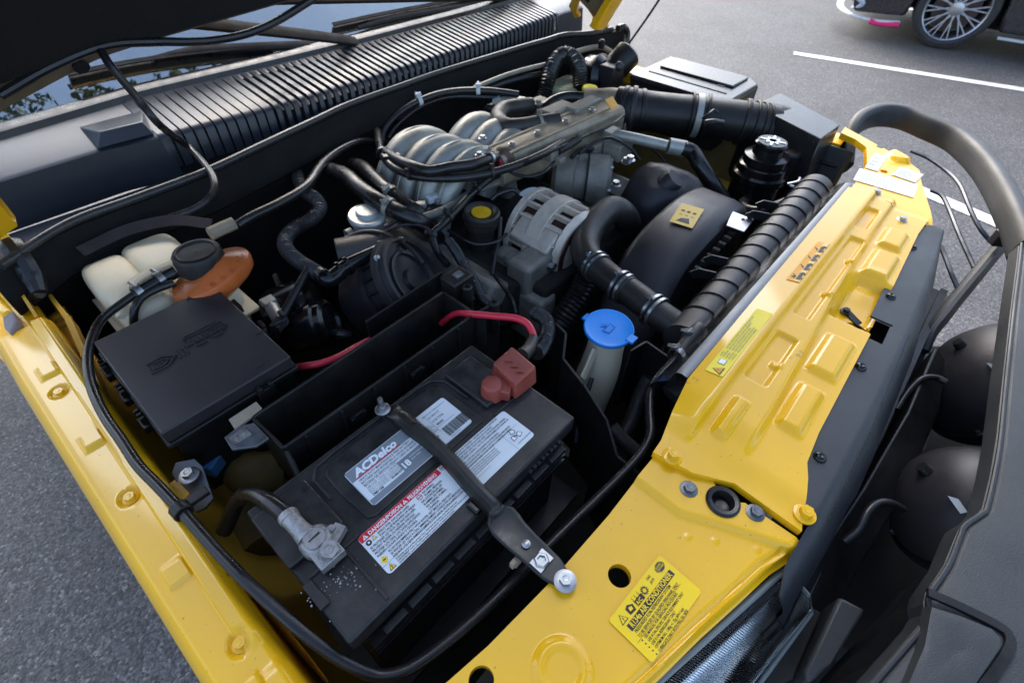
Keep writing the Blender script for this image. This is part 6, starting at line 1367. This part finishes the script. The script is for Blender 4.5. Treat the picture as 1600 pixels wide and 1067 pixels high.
L.rect(.020, .0075, .010, .009, INK); L.rect(.0207, .0082, .0086, .0076, WINK, k=3); L.txt(.022, .0105, .003, 'i', INK, k=4)
for i, s in enumerate(('CAUTION', 'ATTENZIONE', 'ACHTUNG', 'PRECAUCION', 'ATTENTION')): L.txt(.034, .0180 - i * .0037, .0030, s, GINK, .004, .8)
for i, s in enumerate(('HOT PARTS. RADIATOR FAN MAY START AT ANY TIME. KEEP HANDS CLEAR.', 'PARTI CALDE. LA VENTOLA PUO AVVIARSI IN OGNI MOMENTO.', 'HEISSE TEILE. LUEFTER KANN JEDERZEIT ANLAUFEN.', 'PIEZAS CALIENTES. EL VENTILADOR PUEDE ARRANCAR.', 'PIECES CHAUDES. LE VENTILATEUR PEUT DEMARRER.')): L.txt(.052, .0180 - i * .0037, .0030, s, GINK, .003, .8)
L.done()
L = Label('tow_pictogram_label', car, V((.720, .0640, sz(.8, .064) + .0006)), (1, 0, 0), (0, 1, -.2), .135, .0180, LBO, .001, label='orange pictogram label with a row of black vehicles')
L.rect(.001, .001, .133, .0075, YEL)
for i in range(4):
    x = .006 + .031 * i; L.rect(x, .0022, .018, .0055, INK, 'vehicle_pictogram', 2); L.poly([(x + .018, .0022), (x + .0235, .0022), (x + .0235, .0055), (x + .018, .0085)], INK, 'vehicle_pictogram', 2); L.disc(x + .005, .0022, .0024, INK, k=3, name='vehicle_pictogram'); L.disc(x + .019, .0022, .0024, INK, k=3, name='vehicle_pictogram')
    L.poly([(x + .004, .0095), (x + .013, .0155), (x + .015, .0155), (x + .009, .0095)], INK, 'vehicle_pictogram', 2)
L.tri(.012, .010, .0065, INK, 3)
L.done()
for nm, bl, br, tl, m_, lb in (('white_data_label', (1333, 281), (1427, 309), (1349, 265), LBW, 'long white data label on the far headlight panel'), ('grey_data_label', (1351, 262), (1371, 268), (1362, 238), LBM, 'small grey data label beside the white one'), ('grey_foil_label', (1393, 273), (1430, 286), (1402, 259), LBM, 'grey foil label near the far panel edge')):
    L = lab_px(nm, bl, br, tl, FH + .0012, m_, .002, lb)
    for i in range(3): L.rect(L.w * .1, L.h * (.25 + .22 * i), L.w * (.5 + .1 * (i % 2)), L.h * .05, LBG, 'printed_line', 1)
    L.done()
bm = NB(); prism(bm, [V((1.40, .165, .955)), V((1.40, .34, .955)), V((1.33, .34, .74)), V((1.33, .165, .74))], (.006, 0, 0))  # added black plate stands for the wing's deep shade; the ribs are parts
for k in range(5): box(bm, (1.385 - .012 * k, .25, .92 - .035 * k), (.014, .15, .006))
single('air_box_shade_plate', bm, BLK, 'black ribbed plate added for the deep shade between the air filter box and the far headlight', 'shade plate', bevel=.001)

# ================================================================== BRUSH GUARD in front of the grille
gd = thing('brush_guard', 'black rubber-covered brush guard hoop wrapping round the far front corner', 'brush guard', (1.2, -.15, .5))
gp = [(1318, 262, .90), (1322, 232, .93), (1332, 204, .96), (1348, 188, .975), (1376, 180, .98), (1412, 184, .98), (1452, 200, .98), (1488, 216, .98), (1514, 236, .98), (1538, 262, .98), (1560, 296, .98), (1578, 332, .98), (1592, 366, .975), (1600, 392, .97)]
w = [P(*q) for q in gp]
bm = NB(); tube(bm, w, .0255, n=24, flat=(1.1, .62, (0, 0, 1)), sq=.6); part('hoop', bm, GUARD, gd)
for q, rr in (([(1424, 236, .955), (1450, 247, .955), (1480, 268, .95), (1500, 290, .945), (1515, 325, .93), (1530, 355, .915), (1548, 378, .90)], .0045), ([(1455, 297, .93), (1472, 306, .93), (1484, 330, .92), (1500, 370, .905), (1522, 418, .885)], .0045), ([(1470, 385, .92), (1476, 399, .915), (1487, 428, .905), (1499, 456, .89)], .0045)):
    bm = NB(); tube(bm, [P(*k) for k in q], rr, n=8); part('lamp_guard_rod', bm, STEEL, gd)
bm = NB(); tube(bm, [P(1610, 335, .93), P(1588, 358, .92), P(1560, 388, .905), P(1525, 430, .895), P(1490, 472, .885), P(1468, 500, .88), P(1450, 522, .87), P(1438, 548, .85)], .018, n=12, flat=(1.1, .7, (0, 0, 1))); part('lower_rail', bm, GUARD, gd)
bm = NB(); prism(bm, [P(1455, 470, .80), P(1465, 505, .80), P(1490, 480, .80), P(1475, 450, .80)], (0, 0, -.1)); part('foot_plate', bm, GUARD, gd)
for px, py in ((1580, 352), (1566, 372)):
    bm = NB(); box(bm, P(px, py, .945), (.02, .03, .03), Matrix.Rotation(.6, 3, 'Z')); part('rod_clip', bm, BLKM, gd, bevel=.003)
# centre section: moulded plate
cp_ = thing('guard_centre_panel', 'broad moulded black plastic centre panel of the guard with a recessed field', 'guard panel', (.7, -.30, .6))
ZG = .985
outl = [(1600, 330), (1593, 400), (1583, 480), (1572, 580), (1562, 680), (1552, 740), (1540, 790), (1532, 800), (1506, 818), (1498, 835), (1480, 880), (1452, 922), (1448, 940), (1452, 955), (1440, 975), (1410, 1010), (1360, 1067), (1330, 1105)]
lw = [P(*q, ZG - .0) for q in outl]
rows = []
for i, p in enumerate(lw):
    nx = V((.10, -.99, 0))
    r = [p + V((0, .002, -.028)), p + V((0, .0, -.006)), p + nx * .008 + V((0, 0, .0)), p + nx * .05 + V((0, 0, .006)), p + nx * .12 + V((0, 0, .004)), p + nx * .20 + V((0, 0, -.02)), p + nx * .24 + V((0, 0, -.08)), p + nx * .25 + V((0, 0, -.35))]
    rows.append(r)
bm = NB(); quadgrid(bm, rows); part('panel', bm, GUARD, cp_, ang=22)
bm = NB(); tube(bm, [p + V((0, -.002, -.001)) for p in lw], .0026, n=8); part('edge_bead', bm, TRIM, cp_)
# recessed field, framed by a groove
rec = [(1449, 925, .993), (1505, 950, .993), (1560, 978, .993), (1575, 992, .993), (1577, 1010, .993), (1560, 1040, .993), (1530, 1080, .993)]
bm = NB(); strap(bm, [P(*q) for q in rec], .008, .004, smooth=True, sub=12); part('groove', bm, BLK, cp_)
fld = [P(1447, 945, .990), P(1500, 962, .990), P(1548, 982, .990), P(1562, 997, .990), P(1560, 1015, .990), P(1520, 1075, .990), P(1470, 1110, .990), P(1400, 1090, .990), P(1435, 1010, .990)]
bm = NB(); cen = sum(fld, V()) / len(fld); quadgrid(bm, [[cen + (p - cen) * k + V((0, 0, dz)) for p in fld] for k, dz in ((.0, .004), (.7, .0065), (.92, .005), (1.0, -.006))], True); part('raised_field', bm, GUARD, cp_)
# lower front: bumper beam with chips of paint, side cheeks
bp_ = thing('front_bumper', 'black front bumper top with worn paint below the grille trim', 'bumper', (.7, -.17, .5))
bm = NB(); prism(bm, [P(1240, 945, .90), P(1290, 850, .90), P(1350, 760, .90), P(1420, 640, .90), P(1462, 540, .90), P(1480, 560, .88), P(1470, 640, .86), P(1420, 760, .84), P(1360, 860, .84), P(1310, 950, .84), P(1270, 1010, .84)], (0, 0, -.06)); part('beam', bm, BLK, bp_, bevel=.006)
bm = NB(); prism(bm, [V((.44, -.125, .66)), V((1.18, -.11, .66)), V((1.30, -.24, .66)), V((1.20, -.50, .66)), V((.55, -.52, .66))], (0, 0, -.05)); part('apron', bm, DARK, bp_, bevel=.004)
bm = NB(); strap(bm, [P(1380, 790, .80), P(1410, 700, .80), P(1440, 620, .80), P(1462, 560, .80)], .05, .02, up=(0, -.3, 1)); part('chipped_bar', bm, mat('chipped_black_paint', (.02, .022, .03), .4, var=.5, scale=60, dust=.8, dustcol=(.35, .36, .40)), bp_)
bm = NB(); prism(bm, [P(1312, 930, .90), P(1354, 952, .90), P(1300, 1040, .88), P(1265, 1067, .88), P(1255, 1050, .88)], (0, 0, -.10)); part('cheek', bm, GUARD, bp_, bevel=.004)
bm = NB(); prism(bm, [P(1452, 925, .95), P(1470, 880, .95), P(1448, 900, .93), P(1400, 960, .90), P(1330, 1030, .88), P(1290, 1075, .88), P(1350, 1075, .90), P(1400, 1025, .92)], (0, 0, -.05)); part('valance', bm, BLK, bp_, bevel=.004)
bm = NB(); prism(bm, [P(1245, 960, .88), P(1262, 945, .88), P(1285, 955, .88), P(1240, 1060, .86), P(1195, 1080, .86), P(1190, 1067, .86)], (0, 0, -.08)); part('lamp_surround', bm, DARK, bp_, bevel=.003)
for (px, py, zz, lb) in ((1562, 600, .86, 'round black driving lamp behind the guard nearer the far headlight'), (1508, 795, .86, 'round black driving lamp behind the guard nearer the fluted headlight')):
    c = P(px, py, zz); dl = thing('driving_lamp', lb, 'driving lamp', tuple(c), group='driving lamps inside the guard'); rr = S(c, 108); ax_ = V((-.12, .75, .42)).normalized()
    bm = NB(); lathe(bm, [(0, .80 * rr), (.22 * rr, .785 * rr), (.45 * rr, .72 * rr), (.66 * rr, .59 * rr), (.84 * rr, .40 * rr), (.95 * rr, .18 * rr), (rr, -.06 * rr), (rr, -.2 * rr), (.92 * rr, -.24 * rr), (0, -.24 * rr)], c, ax_, 48); part('bowl', bm, BLKM, dl)
    bm = NB(); lathe(bm, [(rr * .97, -.10 * rr), (rr * 1.045, -.10 * rr), (rr * 1.045, .03 * rr), (rr * .97, .05 * rr), (rr * .97, -.10 * rr)], c, ax_, 48); part('rim_band', bm, BLK, dl)
    for q_ in range(6):
        u, v, a = frame(ax_); g = 2 * math.pi * q_ / 6 + .3; bm = NB(); hexbolt(bm, c + a * (.04 * rr) + (u * math.cos(g) + v * math.sin(g)) * rr * .99, .004, .006, axis=a); part('screw', bm, STEEL, dl)
    bm = NB(); lathe(bm, [(0, .80 * rr - .004), (.009, .79 * rr - .004), (.008, .80 * rr + .006), (.007, .80 * rr + .010), (0, .80 * rr + .010)], c, ax_, 16); part('rear_gland', bm, RUB, dl)
    u, v, a = frame(ax_); q = c + (a * .62 + u * .30 + v * -.50).normalized() * rr * .87
    bm = NB(); n1 = (q - c).normalized(); e1 = n1.cross(V((0, 0, 1))).normalized(); e2 = n1.cross(e1); prism(bm, [q + e1 * .012 + e2 * .002, q + e1 * -.010 + e2 * .006, q + e1 * -.012 + e2 * -.001, q + e1 * .004 + e2 * -.004], n1 * .003); part('vent', bm, LBM, dl)
hose('lamp_wire', 'black wire from the grille trim to the driving lamp nearer the fluted headlight', [(1318, 846, .90), (1340, 828, .91), (1355, 800, .92), (1372, 786, .92), (1392, 786, .915), (1410, 795, .90)], .005, RUB, cat='wire')
hose('lamp_wire', 'short wire from the bumper to the driving lamp nearer the far headlight', [(1400, 640, .88), (1420, 610, .89), (1440, 592, .90), (1462, 590, .90), (1478, 597, .90)], .005, RUB, cat='wire')

# ================================================================== THE OTHER CAR across the lane
oc = thing('dark_sports_car', 'dark car with silver multi-spoke wheel and pink-edged front lip', 'car', tuple(P(1461, 76, 0)))
fw = V((-.20, .98, 0)).normalized(); nv = V((-fw.y, fw.x, 0))          # nv points to our car
if nv.x > 0: nv = -nv
wc_ = P(1461, 76, 0) - nv * .10 + V((0, 0, .33))
def OC(l, s, z): return V((wc_.x, wc_.y, 0)) + fw * l + nv * (s + .10) + V((0, 0, z))
def side_poly(sx):
    o = [(.84, .20), (.90, .34), (.88, .58), (.78, .70), (.2, .86), (-.55, .96), (-1.25, 1.33), (-2.4, 1.36), (-3.3, 1.05), (-3.45, .85), (-3.45, .3)]
    o += [(-3.05, .22)] + [(-2.62 - .37 * math.cos(math.pi * k / 12), .33 + .37 * math.sin(math.pi * k / 12)) for k in range(13)] + [(-2.2, .20), (-.40, .20)] + [(-.37 * math.cos(math.pi * k / 14), .33 + .37 * math.sin(math.pi * k / 14)) for k in range(15)] + [(.38, .22)]
    return o
sp = side_poly(0)
bm = NB(); prism(bm, [OC(l, .02, z) for l, z in sp], -nv * 1.72); part('body', bm, CARP, oc, bevel=.03, seg=3)
bm = NB(); box(bm, OC(-.2, -.95, .42), (1.0, 1.1, .40), Matrix.Rotation(math.atan2(fw.y, fw.x) - math.pi / 2, 3, 'Z')); box(bm, OC(-1.3, -.95, .25), (1.4, 3.2, .16), Matrix.Rotation(math.atan2(fw.y, fw.x) - math.pi / 2, 3, 'Z')); part('underbody', bm, DARK, oc)
for l0, near in ((0, True), (-2.62, True), (0, False), (-2.62, False)):
    c = OC(l0, -.10 if near else -1.62, .33); a = nv if near else -nv
    wname = part('wheel', (lambda b: (lathe(b, caps=False, prof=[(.225, -.10), (.30, -.11), (.33, -.09), (.335, -.02), (.335, .06), (.322, .095), (.285, .108), (.262, .100), (.255, .06), (.225, .0)], o=c, axis=a, n=48), b)[1])(NB()), TYRE, oc)
    if near:
        bm = NB(); lathe(bm, [(.262, .10), (.256, .108), (.246, .100), (.240, .03), (.240, -.08)], c, a, 44, caps=False); part('rim', bm, RIM, wname)
        u, v, _ = frame(a)
        for k in range(12):
            for dlt in (-.10, .10):
                q = 2 * math.pi * k / 12 + .1; b0 = c + a * .080 + (u * math.cos(q + dlt * 2.2) + v * math.sin(q + dlt * 2.2)) * .045; b1 = c + a * .088 + (u * math.cos(q - dlt) + v * math.sin(q - dlt)) * .247
                bm = NB(); strap(bm, [b0, b1], .013, .018, up=a); part('spoke', bm, RIM, wname, bevel=.003)
        bm = NB(); lathe(bm, [(0, .06), (.06, .06), (.055, .095), (.03, .102), (0, .103)], c, a, 24); part('hub', bm, RIM, wname)
        bm = NB(); lathe(bm, [(0, -.02), (.19, -.02), (.19, .02), (0, .02)], c, a, 30); part('brake_disc', bm, mat('dark_disc', (.08, .06, .06), .5, metal=.6), wname)
bm = NB(); tube(bm, [OC(.40, .03, .17), OC(.62, .05, .16), OC(.84, -.02, .17), OC(.97, -.25, .18), OC(1.0, -.6, .18)], .022, n=8, flat=(.6, 1.6, (0, 0, 1))); part('front_lip', bm, mat('pale_lip', (.6, .6, .62), .35), oc)
bm = NB(); tube(bm, [OC(.40, .045, .155), OC(.55, .055, .145), OC(.66, .055, .15)], .036, n=8, flat=(.7, 1.2, (0, 0, 1))); part('pink_lip_end', bm, PINK, oc)
bm = NB(); box(bm, OC(.84, -.20, .32), (.25, .14, .10), Matrix.Rotation(.2, 3, 'Z')); part('intake', bm, BLK, oc, bevel=.02)
bm = NB(); tube(bm, [OC(.93, -.05, .40), OC(.88, .00, .33), OC(.78, .03, .28), OC(.86, -.02, .22)], .02, n=8); part('canard', bm, mat('pale_canard', (.45, .47, .55), .3), oc)
bm = NB(); tube(bm, [OC(-.42, .04, .165), OC(-1.2, .05, .16), OC(-2.2, .04, .165)], .020, n=8, flat=(.6, 1.6, (0, 0, 1))); part('side_skirt', bm, LBM, oc)
bm = NB(); prism(bm, [OC(-.62, .0215, .40), OC(-.75, .0215, .46), OC(-2.0, .0215, .50), OC(-2.0, .0215, .44)], nv * .002); part('side_decal', bm, WINK, oc)

# ================================================================== TREES in front of the car, seen in the windscreen's reflection
def leaf_crown(cx, cy, cz, rx, rz, n, seed):
    rnd = random.Random(seed); vs, fs = [], []
    blobs = []
    for k in range(26):
        a, b = rnd.uniform(0, 6.283), rnd.uniform(-1, 1); r = rnd.uniform(.35, .95)
        blobs.append((cx + rx * r * math.cos(a) * math.sqrt(1 - b * b * .7), cy + rx * r * math.sin(a) * math.sqrt(1 - b * b * .7), cz + rz * b * .9, rnd.uniform(.22, .42) * rx))
    for k in range(n):
        bx, by, bz, br = rnd.choice(blobs)
        d = V((rnd.gauss(0, 1), rnd.gauss(0, 1), rnd.gauss(0, 1))).normalized() * br * rnd.uniform(.5, 1.05)
        p = V((bx, by, bz)) + d; u = V((rnd.uniform(-1, 1), rnd.uniform(-1, 1), rnd.uniform(-.6, .6))).normalized(); w = u.cross(V((rnd.uniform(-1, 1), rnd.uniform(-1, 1), 1))).normalized(); q = rnd.uniform(.10, .20)
        i = len(vs); vs += [p - u * q, p + w * q * .5, p + u * q, p - w * q * .5]; fs.append((i, i + 1, i + 2, i + 3))
    me = bpy.data.meshes.new('crown'); me.from_pydata(vs, [], fs); me.materials.append(LEAF); return me
LEAF = mat('tree_leaves', (.055, .085, .022), .55, var=.5, scale=.9)
BARK = mat('tree_bark', (.10, .08, .06), .9, var=.3, scale=6, bump=.6, bscale=20)
trees = ((8.9, -4.6, 20.5, 'tallest leafy tree reflected over the middle of the windscreen'), (6.0, -4.9, 21.0, 'broad leafy tree reflected beside the wiper arm in the windscreen'), (2.9, -6.0, 20.0, 'leafy tree reflected low down at the near end of the windscreen'))
for k, (tx, ty, th_, lb) in enumerate(trees):
    tr_ = thing('leafy_tree', lb, 'tree', (tx, ty, 0), group='trees reflected in the windscreen')
    bm = NB(); tube(bm, [V((tx, ty, -.1)), V((tx + .1, ty, th_ * .2)), V((tx - .05, ty + .1, th_ * .5)), V((tx + .1, ty, th_ * .85))], [.30, .22, .15, .04], n=10)
    for a in range(6): tube(bm, [V((tx, ty, th_ * (.28 + .07 * a))), V((tx + 1.0 * math.cos(a * 2.1), ty + 1.0 * math.sin(a * 2.1), th_ * (.38 + .07 * a))), V((tx + 1.9 * math.cos(a * 2.1 + .2), ty + 1.9 * math.sin(a * 2.1 + .2), th_ * (.46 + .07 * a)))], [.10, .06, .02], n=6)
    part('trunk', bm, BARK, tr_)
    me = leaf_crown(0, 0, th_ * .66, 2.7, th_ * .34, 5200, 11 + k); o = bpy.data.objects.new('crown', me); COL.objects.link(o); o.parent = tr_
